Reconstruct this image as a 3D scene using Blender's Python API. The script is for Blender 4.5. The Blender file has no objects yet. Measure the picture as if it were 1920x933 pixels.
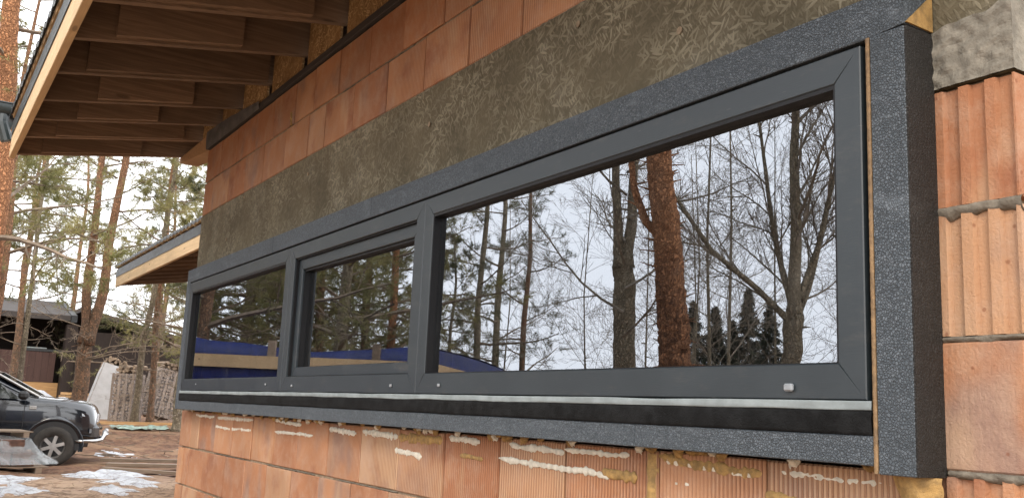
import bpy, math, random
from mathutils import Vector, Matrix, noise as mnoise
S = bpy.context.scene
COL = S.collection
R = math.radians

# ------------------------------------------------------------------ camera
cd = bpy.data.cameras.new('camera'); cam = bpy.data.objects.new('camera', cd); COL.objects.link(cam)
cd.sensor_width = 36.0; cd.lens = 33.44; cd.clip_start = 0.05; cd.clip_end = 3000
def cam_axes(yaw, pitch, roll):
    f = Vector((-math.sin(yaw)*math.cos(pitch), math.cos(yaw)*math.cos(pitch), math.sin(pitch)))
    r = Vector((math.cos(yaw), math.sin(yaw), 0)); u = r.cross(f)
    c, s = math.cos(roll), math.sin(roll)
    return c*r+s*u, -s*r+c*u, f
_r, _u, _f = cam_axes(R(57.9893), R(9.7479), R(2.4933))
CAM = Vector((6.9682, -1.6833, 0.3257))
cam.matrix_world = Matrix(((_r.x, _u.x, -_f.x, CAM.x), (_r.y, _u.y, -_f.y, CAM.y), (_r.z, _u.z, -_f.z, CAM.z), (0, 0, 0, 1)))
S.camera = cam

# ------------------------------------------------------------------ sky, sun, exposure
SUN_EL, SUN_AZ = R(36), R(128)      # azimuth measured from +Y towards +X
w = bpy.data.worlds.new('World'); S.world = w; w.use_nodes = True
nt = w.node_tree; nt.nodes.clear()
sky = nt.nodes.new('ShaderNodeTexSky'); sky.sky_type = 'NISHITA'; sky.sun_disc = False
sky.sun_elevation = SUN_EL; sky.sun_rotation = SUN_AZ; sky.air_density = 1.0; sky.dust_density = 4.0; sky.ozone_density = 1.0
hsv = nt.nodes.new('ShaderNodeHueSaturation'); hsv.inputs['Saturation'].default_value = 0.28
mixc = nt.nodes.new('ShaderNodeMix'); mixc.data_type = 'RGBA'; mixc.inputs[0].default_value = 0.7
mixc.inputs[7].default_value = (17.6, 17.8, 18.4, 1)      # even cloud deck
bg = nt.nodes.new('ShaderNodeBackground'); bg.inputs[1].default_value = 0.15
out = nt.nodes.new('ShaderNodeOutputWorld')
nt.links.new(sky.outputs[0], hsv.inputs['Color']); nt.links.new(hsv.outputs[0], mixc.inputs[6])
nt.links.new(mixc.outputs[2], bg.inputs[0]); nt.links.new(bg.outputs[0], out.inputs[0])
sd = bpy.data.lights.new('sun', 'SUN'); sd.energy = 1.3; sd.angle = R(14); sd.color = (1.0, 0.87, 0.70)
sun = bpy.data.objects.new('sun', sd); COL.objects.link(sun)
_sv = Vector((math.sin(SUN_AZ)*math.cos(SUN_EL), math.cos(SUN_AZ)*math.cos(SUN_EL), math.sin(SUN_EL)))
sun.rotation_euler = _sv.to_track_quat('Z', 'Y').to_euler()
S.view_settings.view_transform = 'Standard'; S.view_settings.look = 'None'
S.view_settings.exposure = 0.6; S.view_settings.gamma = 1.0; S.view_settings.use_curve_mapping = False
S.render.engine = 'CYCLES'
S.cycles.max_bounces = 6; S.cycles.diffuse_bounces = 3; S.cycles.transparent_max_bounces = 12; S.cycles.caustics_reflective = False; S.cycles.caustics_refractive = False
S.cycles.use_denoising = True

# ------------------------------------------------------------------ mesh helpers
class MB:
    def __init__(s): s.v = []; s.f = []
    def add(s, vs, fs):
        o = len(s.v); s.v += [tuple(a) for a in vs]; s.f += [tuple(i+o for i in f) for f in fs]; return s
    def box(s, x0, x1, y0, y1, z0, z1):
        return s.add([(x0,y0,z0),(x1,y0,z0),(x1,y1,z0),(x0,y1,z0),(x0,y0,z1),(x1,y0,z1),(x1,y1,z1),(x0,y1,z1)],
                     [(0,3,2,1),(4,5,6,7),(0,1,5,4),(1,2,6,5),(2,3,7,6),(3,0,4,7)])
    def cbox(s, x0, x1, y0, y1, z0, z1, b):          # chamfered box
        b = min(b, (x1-x0)/2.5, (y1-y0)/2.5, (z1-z0)/2.5)
        vs = []; idx = {}
        X = (x0, x1); Y = (y0, y1); Z = (z0, z1)
        for i in (0,1):
            for j in (0,1):
                for k in (0,1):
                    sx, sy, sz = (b, -b)[i], (b, -b)[j], (b, -b)[k]
                    idx[i,j,k,0] = len(vs); vs.append((X[i], Y[j]+sy, Z[k]+sz))
                    idx[i,j,k,1] = len(vs); vs.append((X[i]+sx, Y[j], Z[k]+sz))
                    idx[i,j,k,2] = len(vs); vs.append((X[i]+sx, Y[j]+sy, Z[k]))
        fs = []
        def q(a, flip): fs.append(tuple(reversed(a)) if flip else tuple(a))
        for i in (0,1):
            q([idx[i,0,0,0],idx[i,1,0,0],idx[i,1,1,0],idx[i,0,1,0]], i == 0)
            q([idx[0,i,0,1],idx[1,i,0,1],idx[1,i,1,1],idx[0,i,1,1]], i == 1)
            q([idx[0,0,i,2],idx[1,0,i,2],idx[1,1,i,2],idx[0,1,i,2]], i == 0)
        for i in (0,1):
            for j in (0,1):
                q([idx[i,j,0,0],idx[i,j,0,1],idx[i,j,1,1],idx[i,j,1,0]], (i+j) % 2 == 1)
                q([idx[i,0,j,0],idx[i,0,j,2],idx[i,1,j,2],idx[i,1,j,0]], (i+j) % 2 == 0)
                q([idx[0,i,j,1],idx[0,i,j,2],idx[1,i,j,2],idx[1,i,j,1]], (i+j) % 2 == 1)
        for i in (0,1):
            for j in (0,1):
                for k in (0,1):
                    q([idx[i,j,k,0],idx[i,j,k,1],idx[i,j,k,2]], (i+j+k) % 2 == 0)
        return s.add(vs, fs)
    def obox(s, c, ax, ay, az, hx, hy, hz):          # oriented box
        c = Vector(c); ax = Vector(ax).normalized()*hx; ay = Vector(ay).normalized()*hy; az = Vector(az).normalized()*hz
        return s.add([c-ax-ay-az, c+ax-ay-az, c+ax+ay-az, c-ax+ay-az, c-ax-ay+az, c+ax-ay+az, c+ax+ay+az, c-ax+ay+az],
                     [(0,3,2,1),(4,5,6,7),(0,1,5,4),(1,2,6,5),(2,3,7,6),(3,0,4,7)])
    def prism(s, prof, a, b):                        # profile of 3-D points at a, same shifted to b (b = offset vector)
        n = len(prof); p = [Vector(q)+Vector(a) for q in prof]; o = Vector(b)
        return s.add(p+[q+o for q in p], [tuple(range(n))[::-1], tuple(range(n, 2*n))] + [(i, (i+1) % n, n+(i+1) % n, n+i) for i in range(n)])
    def tube(s, pts, rad, n=6, cap=True, rough=0.0, rng=None):
        pts = [Vector(p) for p in pts]; m = len(pts); o = len(s.v)
        prev = None
        for i, p in enumerate(pts):
            t = (pts[min(i+1, m-1)]-pts[max(i-1, 0)])
            if t.length < 1e-9: t = Vector((0,0,1))
            t.normalize()
            if prev is None:
                a = Vector((1,0,0)) if abs(t.x) < .8 else Vector((0,1,0))
                prev = (a-t*a.dot(t)).normalized()
            else:
                prev = prev-t*prev.dot(t)
                prev = prev.normalized() if prev.length > 1e-6 else Vector((1,0,0))
            b = t.cross(prev); r = rad[i] if hasattr(rad, '__len__') else rad
            for k in range(n):
                an = 2*math.pi*k/n
                rr = r*(1+(rng.uniform(-rough, rough) if rough else 0))
                s.v.append(tuple(p+(prev*math.cos(an)+b*math.sin(an))*rr))
        for i in range(m-1):
            for k in range(n):
                s.f.append((o+i*n+k, o+i*n+(k+1) % n, o+(i+1)*n+(k+1) % n, o+(i+1)*n+k))
        if cap:
            s.f.append(tuple(o+k for k in range(n))[::-1]); s.f.append(tuple(o+(m-1)*n+k for k in range(n)))
        return s
    def grid(s, fn, nu, nv):
        o = len(s.v)
        for i in range(nu+1):
            for j in range(nv+1): s.v.append(tuple(fn(i/nu, j/nv)))
        for i in range(nu):
            for j in range(nv):
                a = o+i*(nv+1)+j; s.f.append((a, a+nv+1, a+nv+2, a+1))
        return s
    def mesh(s, name, mat, smooth=False):
        m = bpy.data.meshes.new(name); m.from_pydata(s.v, [], s.f)
        if mat: m.materials.append(mat)
        if smooth: m.polygons.foreach_set('use_smooth', [True]*len(m.polygons))
        m.update(); return m
    def build(s, name, mat, parent=None, smooth=False, loc=None):
        o = bpy.data.objects.new(name, s.mesh(name, mat, smooth)); COL.objects.link(o)
        if loc: o.location = loc
        if parent: o.parent = parent
        return o
def tag(o, label=None, cat=None, group=None, kind=None):
    if label: o['label'] = label
    if cat: o['category'] = cat
    if group: o['group'] = group
    if kind: o['kind'] = kind
    return o
def empty(name, loc=(0,0,0), rz=0.0):
    o = bpy.data.objects.new(name, None); COL.objects.link(o); o.location = loc; o.rotation_euler.z = rz; o.empty_display_size = .1
    return o
def inst(name, mesh, parent, loc, rz=0.0):
    o = bpy.data.objects.new(name, mesh); COL.objects.link(o); o.location = loc; o.rotation_euler.z = rz; o.parent = parent; return o

# ------------------------------------------------------------------ material helpers
class MT:
    def __init__(s, name):
        s.m = bpy.data.materials.new(name); s.m.use_nodes = True; s.nt = s.m.node_tree
        s.b = s.nt.nodes['Principled BSDF']; s.out = s.nt.nodes['Material Output']; s._tc = None
    def n(s, t, **kw):
        d = s.nt.nodes.new('ShaderNode'+t)
        for k, v in kw.items(): setattr(d, k, v)
        return d
    def l(s, a, b): s.nt.links.new(a, b)
    def set(s, node, key, v):
        if isinstance(v, bpy.types.NodeSocket): s.l(v, node.inputs[key])
        else: node.inputs[key].default_value = v
    def obj(s):
        if not s._tc: s._tc = s.n('TexCoord')
        return s._tc.outputs['Object']
    def rnd(s): return s.n('ObjectInfo').outputs['Random']
    def mapv(s, vec, scale=(1,1,1), rot=(0,0,0), loc=(0,0,0)):
        d = s.n('Mapping'); s.l(vec, d.inputs[0]); d.inputs['Scale'].default_value = scale; d.inputs['Rotation'].default_value = rot; d.inputs['Location'].default_value = loc
        return d.outputs[0]
    def noise(s, vec, scale=5, detail=4, rough=.55, dist=0):
        d = s.n('TexNoise'); s.l(vec, d.inputs['Vector']); d.inputs['Scale'].default_value = scale; d.inputs['Detail'].default_value = detail
        d.inputs['Roughness'].default_value = rough; d.inputs['Distortion'].default_value = dist
        return d.outputs[0]
    def voro(s, vec, scale=5, feature='F1', rand=1.0):
        d = s.n('TexVoronoi', feature=feature); s.l(vec, d.inputs['Vector']); d.inputs['Scale'].default_value = scale; d.inputs['Randomness'].default_value = rand
        return d
    def math(s, op, a, b=0.0, c=0.0, clamp=False):
        d = s.n('Math', operation=op, use_clamp=clamp)
        for i, v in enumerate((a, b, c)): s.set(d, i, v)
        return d.outputs[0]
    def ramp(s, fac, stops, interp='LINEAR'):
        d = s.n('ValToRGB'); d.color_ramp.interpolation = interp; s.l(fac, d.inputs[0]); e = d.color_ramp.elements
        while len(e) < len(stops): e.new(.5)
        for i, (p, c) in enumerate(stops):
            e[i].position = p; e[i].color = tuple(c)+(1,) if hasattr(c, '__len__') else (c, c, c, 1)
        return d.outputs[0]
    def mix(s, fac, a, b, bt='MIX'):
        d = s.n('Mix', data_type='RGBA', blend_type=bt)
        s.set(d, 0, fac)
        for k, v in ((6, a), (7, b)):
            if isinstance(v, bpy.types.NodeSocket): s.l(v, d.inputs[k])
            else: d.inputs[k].default_value = tuple(v)+(1,)
        return d.outputs[2]
    def step(s, v, a, b):
        d = s.n('MapRange', interpolation_type='SMOOTHSTEP'); s.set(d, 0, v); d.inputs[1].default_value = a; d.inputs[2].default_value = b
        return d.outputs[0]
    def fin(s, col, rough=.8, bump=None, dist=.005, strength=1.0, spec=None, metal=None, coat=None):
        if isinstance(col, bpy.types.NodeSocket): s.l(col, s.b.inputs['Base Color'])
        else: s.b.inputs['Base Color'].default_value = tuple(col)+(1,)
        s.set(s.b, 'Roughness', rough)
        if spec is not None: s.b.inputs['Specular IOR Level'].default_value = spec
        if metal is not None: s.b.inputs['Metallic'].default_value = metal
        if coat is not None: s.b.inputs['Coat Weight'].default_value = coat
        if bump is not None:
            d = s.n('Bump'); d.inputs['Distance'].default_value = dist; d.inputs['Strength'].default_value = strength
            s.l(bump, d.inputs['Height']); s.l(d.outputs[0], s.b.inputs['Normal'])
        return s.m

def m_brick(ribs=True):
    t = MT('clay_block' if ribs else 'clay_block_end'); r = t.rnd(); wn = t.n('TexWhiteNoise', noise_dimensions='1D'); t.l(r, wn.inputs['W'])
    off = t.n('VectorMath', operation='SCALE'); t.l(wn.outputs['Color'], off.inputs[0]); off.inputs[3].default_value = 37.0
    ad = t.n('VectorMath', operation='ADD'); t.l(t.obj(), ad.inputs[0]); t.l(off.outputs[0], ad.inputs[1]); P = ad.outputs[0]
    base = t.ramp(r, [(0, (.28,.112,.050)), (.2, (.335,.150,.070)), (.4, (.375,.190,.095)), (.6, (.325,.135,.060)), (.8, (.40,.255,.150)), (1, (.26,.098,.042))])
    big = t.noise(P, 5, 3, .5)
    base = t.mix(t.math('MULTIPLY', t.step(big, .52, .70), .75), base, (.20,.066,.032))
    smk = t.noise(t.mapv(P, (2.2,2.2,1.6)), 2.6, 2, .45)
    smf = t.math('MULTIPLY', t.step(smk, .50, .70), t.step(wn.outputs['Value'], .25, .8))
    base = t.mix(t.math('MULTIPLY', smf, .75), base, (.18,.132,.118))
    pale = t.noise(t.mapv(P, (3,3,1)), 3.1, 3, .5)
    base = t.mix(t.math('MULTIPLY', t.step(pale, .55, .75), .5), base, (.41,.285,.175))
    stv = t.noise(t.mapv(P, (60,60,2.2)), 1.0, 3, .6)
    base = t.mix(t.math('MULTIPLY', t.step(stv, .55, .8), .18), base, (.20,.072,.036))
    fine = t.noise(P, 160, 3, .6)
    dust = t.noise(P, 11, 6, .75); base = t.mix(t.math('MULTIPLY_ADD', t.step(dust, .4, .7), .40, .16), base, (.385,.27,.195))
    base = t.mix(t.math('MULTIPLY', fine, .22), base, (.7,.5,.36), 'SOFT_LIGHT')
    sp = t.voro(P, 55); base = t.mix(t.math('MULTIPLY', t.math('SUBTRACT', 1.0, t.step(sp.outputs['Distance'], .03, .1)), .35), base, (.2,.08,.04))
    if ribs:
        sx = t.n('SeparateXYZ'); t.l(t.obj(), sx.inputs[0])
        wob = t.math('MULTIPLY_ADD', t.noise(P, 9, 2), .002, sx.outputs[0])
        rib = t.math('SINE', t.math('MULTIPLY', wob, 2*math.pi/.0135))
        rib = t.step(rib, -.9, .2)
        fade = t.math('MULTIPLY_ADD', t.step(t.noise(P, 3.3, 2), .35, .6), .65, .35)
        h = t.math('MULTIPLY', rib, fade)
        groove = t.math('MULTIPLY', t.math('SUBTRACT', 1.0, rib), t.math('MULTIPLY', fade, .55))
        base = t.mix(groove, base, (.18,.068,.035))
        h = t.math('MULTIPLY_ADD', fine, .35, h)
        return t.fin(base, .88, h, .0038, 1.0, spec=.2)
    chip = t.voro(P, 23); base = t.mix(t.math('MULTIPLY', t.math('SUBTRACT', 1.0, t.step(chip.outputs['Distance'], .06, .13)), .6), base, (.17,.06,.03)); return t.fin(base, .88, t.math('MULTIPLY_ADD', stv, .8, fine), .0025, .9, spec=.2)

def m_mortar(name='mortar', c=(.27,.205,.14)):
    t = MT(name); n1 = t.noise(t.obj(), 22, 5, .65); n2 = t.noise(t.obj(), 140, 3)
    col = t.mix(t.step(n1, .35, .7), tuple(x*.62 for x in c), c)
    return t.fin(col, .95, t.math('ADD', n1, t.math('MULTIPLY', n2, .4)), .006, 1, spec=.15)

def m_strand(name, dark, light, gain, bumpd, grey=None):
    t = MT(name); P = t.obj()
    warp = t.noise(P, 6, 2)
    tot = None
    for i, (ang, ln, wd, thr) in enumerate([(.5,16,85,.40),(1.1,20,110,.42),(-.35,18,95,.42),(-.95,24,120,.44),(.1,17,90,.44),(1.5,22,110,.44),(2.1,34,160,.40)]):
        v = t.mapv(P, (1,1,1), (0, ang, 0), (i*3.1, 0, i*1.7))
        v = t.mapv(v, (ln, 3, wd))
        vr = t.voro(v, 1.0); sp = t.n('SeparateColor'); t.l(vr.outputs['Color'], sp.inputs[0])
        cell = t.math('MULTIPLY', t.step(sp.outputs[0], thr, thr+.25), t.math('SUBTRACT', 1.0, t.step(vr.outputs['Distance'], .34, .52)))
        cell = t.math('MULTIPLY', cell, t.math('MULTIPLY_ADD', sp.outputs[1], .85, .15))
        tot = cell if tot is None else t.math('MAXIMUM', tot, cell)
    patch = t.math('MULTIPLY_ADD', t.step(t.noise(P, 3.2, 4, .6), .3, .68), .85, .15)
    f = t.math('MULTIPLY', t.math('MULTIPLY', tot, patch), gain)
    base = t.mix(t.step(t.noise(P, 2.2, 4, .6), .35, .65), dark, tuple(a*1.45 for a in dark))
    if grey: base = t.mix(t.step(t.noise(P, 1.6, 5, .7), .5, .72), base, grey)
    col = t.mix(f, base, light)
    fine = t.noise(P, 260, 3, .6)
    col = t.mix(t.math('MULTIPLY', fine, .25), col, (.5,.46,.36), 'SOFT_LIGHT')
    return t.fin(col, .9, t.math('MULTIPLY_ADD', fine, .25, t.math('MULTIPLY_ADD', tot, .5, t.noise(P, 40, 3))), bumpd, .8, spec=.2)

def m_foam(name, lo, hi, scale=185, edge=.35):
    t = MT(name); P = t.obj(); v = t.voro(P, scale); e = t.voro(P, scale, 'DISTANCE_TO_EDGE')
    sp = t.n('SeparateColor'); t.l(v.outputs['Color'], sp.inputs[0])
    col = t.mix(t.math('POWER', sp.outputs[0], 1.6), lo, hi)
    col = t.mix(t.math('MULTIPLY', t.math('SUBTRACT', 1.0, t.step(e.outputs['Distance'], .0, .2)), edge), col, tuple(a*.25 for a in lo))
    sm = t.noise(P, 5, 5, .65); col = t.mix(t.math('MULTIPLY', t.step(sm, .45, .7), .45), col, tuple(a*.62 for a in lo))
    du = t.noise(t.mapv(P, (1.3,1.3,4)), 4, 5, .7); col = t.mix(t.math('MULTIPLY', t.step(du, .56, .75), .3), col, tuple(a*1.5+.02 for a in hi))
    hs = t.voro(P, scale*.45); col = t.mix(t.math('MULTIPLY', t.math('SUBTRACT', 1.0, t.step(hs.outputs['Distance'], .03, .1)), .6), col, (.008,.009,.01))
    return t.fin(col, .62, t.math('MULTIPLY_ADD', t.step(e.outputs['Distance'], 0, .22), .8, t.math('MULTIPLY', sp.outputs[1], .5)), .0016, .9, spec=.4)

def m_plain(name, c, rough=.6, n=12, amp=.35, bump=.001, metal=None, spec=None, coat=None):
    t = MT(name); v = t.noise(t.obj(), n, 5, .6); k = t.step(v, .3, .75)
    col = t.mix(k, tuple(a*(1-amp) for a in c), tuple(min(1, a*(1+amp*.5)) for a in c))
    rr = t.math('MULTIPLY_ADD', v, .3, rough-.15, True)
    return t.fin(col, rr, t.noise(t.obj(), n*9, 3), bump, .6, metal=metal, spec=spec, coat=coat)

def m_wood(name, c, axis=1, dark=.55, var=.25, scale=1.0):
    t = MT(name); sc = [55*scale]*3; sc[axis] = 2.2*scale
    r = t.rnd(); off = t.n('CombineXYZ'); t.l(t.math('MULTIPLY', r, 71.0), off.inputs[0]); t.l(t.math('MULTIPLY', r, 37.0), off.inputs[2])
    ad = t.n('VectorMath', operation='ADD'); t.l(t.obj(), ad.inputs[0]); t.l(off.outputs[0], ad.inputs[1]); P = ad.outputs[0]
    g = t.noise(t.mapv(P, sc), 1.0, 4, .6, .6); big = t.noise(P, 2.5, 3)
    col = t.mix(t.step(g, .35, .75), tuple(a*dark for a in c), c)
    col = t.mix(t.math('MULTIPLY', t.step(big, .45, .7), .35), col, tuple(a*.55 for a in c))
    kn = t.voro(t.mapv(P, tuple(2.2 if i == axis else 9 for i in range(3))), 1.0)
    col = t.mix(t.math('MULTIPLY', t.math('SUBTRACT', 1.0, t.step(kn.outputs['Distance'], .06, .13)), .7), col, tuple(a*.3 for a in c))
    hv = t.n('HueSaturation'); t.l(col, hv.inputs['Color']); t.l(t.math('MULTIPLY_ADD', r, var*2, 1-var), hv.inputs['Value'])
    return t.fin(hv.outputs[0], .75, g, .0015, .6, spec=.25)

def m_bark(name, low, high, z0, z1, scale=1.0):
    t = MT(name); P = t.obj(); sx = t.n('SeparateXYZ'); t.l(P, sx.inputs[0])
    wn = t.n('TexNoise'); t.l(P, wn.inputs['Vector']); wn.inputs['Scale'].default_value = 14*scale; wn.inputs['Detail'].default_value = 4
    wv = t.n('VectorMath', operation='SCALE'); t.l(wn.outputs['Color'], wv.inputs[0]); wv.inputs[3].default_value = .11/scale
    wa = t.n('VectorMath', operation='ADD'); t.l(P, wa.inputs[0]); t.l(wv.outputs[0], wa.inputs[1])
    vv = t.mapv(wa.outputs[0], (26*scale, 26*scale, 11*scale)); v = t.voro(vv, 1.0); e = t.voro(vv, 1.0, 'DISTANCE_TO_EDGE')
    sp = t.n('SeparateColor'); t.l(v.outputs['Color'], sp.inputs[0]); n = t.noise(P, 30*scale, 4, .65)
    h = t.math('MULTIPLY_ADD', t.noise(P, 2.5, 3), .8, t.math('SUBTRACT', sx.outputs[2], .4))
    base = t.mix(t.step(h, z0, z1), low, high)
    col = t.mix(t.math('MULTIPLY', sp.outputs[0], .55), base, tuple(min(1, a*1.8) for a in high))
    col = t.mix(t.math('MULTIPLY', t.math('SUBTRACT', 1.0, t.step(e.outputs['Distance'], 0, .2)), .55), col, tuple(a*.5 for a in low))
    col = t.mix(t.math('MULTIPLY', t.step(n, .45, .7), .5), col, tuple(a*.55 for a in low))
    return t.fin(col, .92, t.math('ADD', t.step(e.outputs['Distance'], 0, .3), n), .03, 1, spec=.15)

def m_needle(name, a, b):
    t = MT(name); n = t.noise(t.obj(), 1.7, 3, .6); n2 = t.noise(t.obj(), 9, 2)
    col = t.mix(t.step(n, .38, .64), a, b); col = t.mix(t.math('MULTIPLY', t.step(n2, .5, .72), .5), col, tuple(x*.5 for x in a))
    t.fin(col, .55, spec=.3)
    tr = t.n('BsdfTranslucent'); t.l(col, tr.inputs[0]); mx = t.n('MixShader'); mx.inputs[0].default_value = .3
    t.l(t.b.outputs[0], mx.inputs[1]); t.l(tr.outputs[0], mx.inputs[2]); t.l(mx.outputs[0], t.out.inputs[0])
    return t.m

def m_glass():
    t = MT('window_glass'); fr = t.n('Fresnel'); fr.inputs[0].default_value = 3.2
    tp = t.n('BsdfTransparent'); tp.inputs[0].default_value = (.62,.64,.65,1); gl = t.n('BsdfGlossy'); gl.inputs[0].default_value = (.88,.93,1,1); gl.inputs[1].default_value = 0.0
    bp = t.n('Bump'); bp.inputs['Distance'].default_value = .0006; bp.inputs['Strength'].default_value = .2
    t.l(t.noise(t.obj(), 1.6, 0, .3), bp.inputs['Height']); t.l(bp.outputs[0], gl.inputs['Normal'])
    mx = t.n('MixShader'); t.l(fr.outputs[0], mx.inputs[0]); t.l(tp.outputs[0], mx.inputs[1]); t.l(gl.outputs[0], mx.inputs[2])
    df = t.n('BsdfDiffuse'); df.inputs[0].default_value = (.5,.48,.44,1); d1 = t.noise(t.mapv(t.obj(), (1,1,.45)), 7, 6, .75); sp = t.voro(t.obj(), 42)
    dust = t.math('MULTIPLY_ADD', t.step(d1, .5, .8), .045, .004); dust = t.math('MAXIMUM', dust, t.math('MULTIPLY', t.math('SUBTRACT', 1.0, t.step(sp.outputs['Distance'], .03, .07)), .12))
    m2 = t.n('MixShader'); t.l(dust, m2.inputs[0]); t.l(mx.outputs[0], m2.inputs[1]); t.l(df.outputs[0], m2.inputs[2]); t.l(m2.outputs[0], t.out.inputs[0])
    return t.m
def m_clear():
    t = MT('pane_body'); tp = t.n('BsdfTransparent'); t.l(tp.outputs[0], t.out.inputs[0]); return t.m

def m_wrap(name, op, c=(.75,.78,.78)):
    t = MT(name); n = t.noise(t.obj(), 5, 3, .5, .4); t.fin(c, .3, n, .03, 1)
    tp = t.n('BsdfTransparent'); mx = t.n('MixShader'); t.l(t.math('MULTIPLY_ADD', n, .3, op, True), mx.inputs[0])
    t.l(tp.outputs[0], mx.inputs[1]); t.l(t.b.outputs[0], mx.inputs[2]); t.l(mx.outputs[0], t.out.inputs[0]); return t.m

def m_ground():
    t = MT('mud'); P = t.obj(); n = t.noise(P, .55, 5, .6); n2 = t.noise(P, 6, 5, .65); n3 = t.noise(P, 45, 3, .6); n4 = t.noise(t.mapv(P, (1,1,1), (0,0,.6)), .9, 4, .65)
    c = t.mix(t.step(n2, .35, .7), (.085,.04,.022), (.20,.105,.06))
    c = t.mix(t.math('MULTIPLY', t.step(n4, .45, .62), .7), c, (.27,.165,.095))
    sx = t.n('SeparateXYZ'); t.l(P, sx.inputs[0])
    near = t.math('MULTIPLY', t.step(sx.outputs[0], -11.2, -9.6), t.step(n2, .3, .55))
    c = t.mix(t.math('MULTIPLY', near, .8), c, (.40,.285,.195))
    c = t.mix(t.math('MULTIPLY', t.step(t.noise(t.mapv(P, (1,1,1), (0,0,1)), .8, 5, .7), .64, .68), .7), c, (.45,.46,.49))
    return t.fin(c, .85, t.math('ADD', n2, t.math('MULTIPLY', n3, .4)), .05, 1, spec=.3)

def m_snow():
    t = MT('old_snow'); P = t.obj(); n = t.noise(P, 3.5, 6, .7); n2 = t.noise(P, 30, 4, .65)
    c = t.mix(t.step(n, .35, .6), (.36,.37,.40), (.52,.545,.58)); c = t.mix(t.math('MULTIPLY', t.step(n2, .56, .7), .7), c, (.22,.17,.125))
    c = t.mix(t.math('MULTIPLY', t.step(t.noise(t.mapv(P, (1,1,1), (0,0,.7)), 5, 5, .7), .55, .68), .6), c, (.30,.23,.17))
    return t.fin(c, .65, t.math('ADD', n, t.math('MULTIPLY', n2, .5)), .05, 1)
BRICK = m_brick(True); BEND = m_brick(False)
MORTC = m_mortar('squeezed_mortar', (.20,.175,.14)); MORT = m_mortar(); MORTB = m_mortar('joint_mortar', (.19,.165,.13))
CONC = m_strand('imprinted_concrete', (.072,.061,.040), (.255,.228,.166), .78, .004, (.138,.124,.094))
CEND = m_mortar('rough_concrete', (.25,.23,.19))
OSB = m_strand('strand_board', (.15,.088,.038), (.48,.34,.18), 1.0, .004)
FOAM = m_foam('graphite_foam', (.060,.075,.089), (.110,.130,.149), 175, .8)
FOAMD = m_foam('dark_foam', (.012,.0105,.009), (.025,.022,.019), 175, .5)
TAPE = m_plain('black_sealing_tape', (.011,.0115,.012), .95, 25, .6, .006, spec=.15)
WHITE = m_plain('white_tape', (.215,.245,.25), .85, 18, .2, .001, spec=.2)
GASK = m_plain('black_gasket', (.006,.006,.007), .5, 30, .3, .0005, spec=.3)
def m_frame():
    t = MT('anthracite_frame'); g = t.noise(t.mapv(t.obj(), (40, 400, 400)), 1.0, 3); d = t.noise(t.obj(), 4, 5, .65)
    c = t.mix(t.step(d, .35, .7), (.0155,.0225,.0275), (.0210,.0290,.0345)); c = t.mix(t.math('MULTIPLY', t.step(t.noise(t.mapv(t.obj(), (.5,1,1.6)), 11, 6, .75), .52, .78), .55), c, (.062,.06,.055)); sc = t.voro(t.mapv(t.obj(), (6,6,60)), 1.0); c = t.mix(t.math('MULTIPLY', t.math('SUBTRACT', 1.0, t.step(sc.outputs['Distance'], .02, .06)), .5), c, (.11,.11,.105))
    return t.fin(c, t.math('MULTIPLY_ADD', d, .25, .3), g, .0004, .5, spec=.5)
FRAME = m_frame(); GLASS = m_glass(); CLEAR = m_clear()
CAPM = m_plain('drain_cap_plastic', (.25,.27,.29), .3, 30, .3, .0005)
GLUE = m_plain('expanding_foam_white', (.60,.555,.46), .75, 60, .25, .004)
GLUEY = m_plain('expanding_foam_yellow', (.33,.20,.065), .7, 45, .45, .004)
GLUEB = m_plain('glue_edge', (.20,.125,.06), .7, 60, .4, .002)
FASC = m_wood('planed_fascia_wood', (.60,.43,.25), 0, .8, .06)
RAFT = m_wood('rafter_wood', (.25,.17,.115), 1, .6, .22)
RAFTP = m_wood('pale_rafter_wood', (.45,.28,.15), 1, .7, .1)
DECK = m_wood('deck_board', (.15,.075,.04), 0, .55, .2)
FELT = m_plain('grey_felt', (.085,.082,.082), .8, 12, .5, .003)
PLATE = m_wood('tarred_plate', (.055,.048,.045), 0, .6, .1)
MEMB = m_plain('grey_eave_metal', (.022,.0245,.026), .45, 14, .2, .001)
TILE = m_plain('dark_metal_tile', (.030,.032,.034), .4, 10, .3, .001)
GUTT = m_plain('gutter_metal', (.022,.030,.031), .3, 10, .2, .0005)
ROOM = m_plain('room_lining', (.33,.29,.25), .9, 3, .4, .002)
BARKP = m_bark('pine_bark', (.15,.115,.085), (.33,.175,.10), 2.4, 4.6)
BARKG = m_bark('grey_bark', (.19,.155,.11), (.30,.25,.175), 1.5, 4.0)
BARKO = m_bark('orange_pine_bark', (.17,.085,.052), (.50,.24,.12), 2.5, 3.8, 1.25)
TWIG = m_plain('twig_bark', (.23,.19,.145), .9, 8, .4, .001)
TWIGD = m_plain('dry_twig_bark', (.20,.15,.105), .9, 8, .4, .001)
NEED = m_needle('pine_needles', (.17,.17,.06), (.31,.275,.105))
NEEDD = m_needle('dark_needles', (.08,.09,.042), (.15,.15,.068))
SPRU = m_needle('spruce_needles', (.014,.022,.012), (.03,.042,.022))
MUD = m_ground()
SNOW = m_snow()
HOUSEP = m_wood('dark_cladding', (.032,.022,.018), 2, .6, .1)
HOUSEL = m_wood('brown_cladding', (.075,.042,.035), 2, .75, .1)
HROOF = m_plain('dark_shingle', (.040,.032,.028), .8, 6, .35, .01)
PINEW = m_wood('sawn_pine', (.46,.27,.12), 1, .65, .25)
OLDW = m_wood('weathered_board', (.30,.225,.165), 1, .6, .25)
LOGM = m_wood('split_firewood', (.44,.33,.235), 1, .4, .1, .25)
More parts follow.
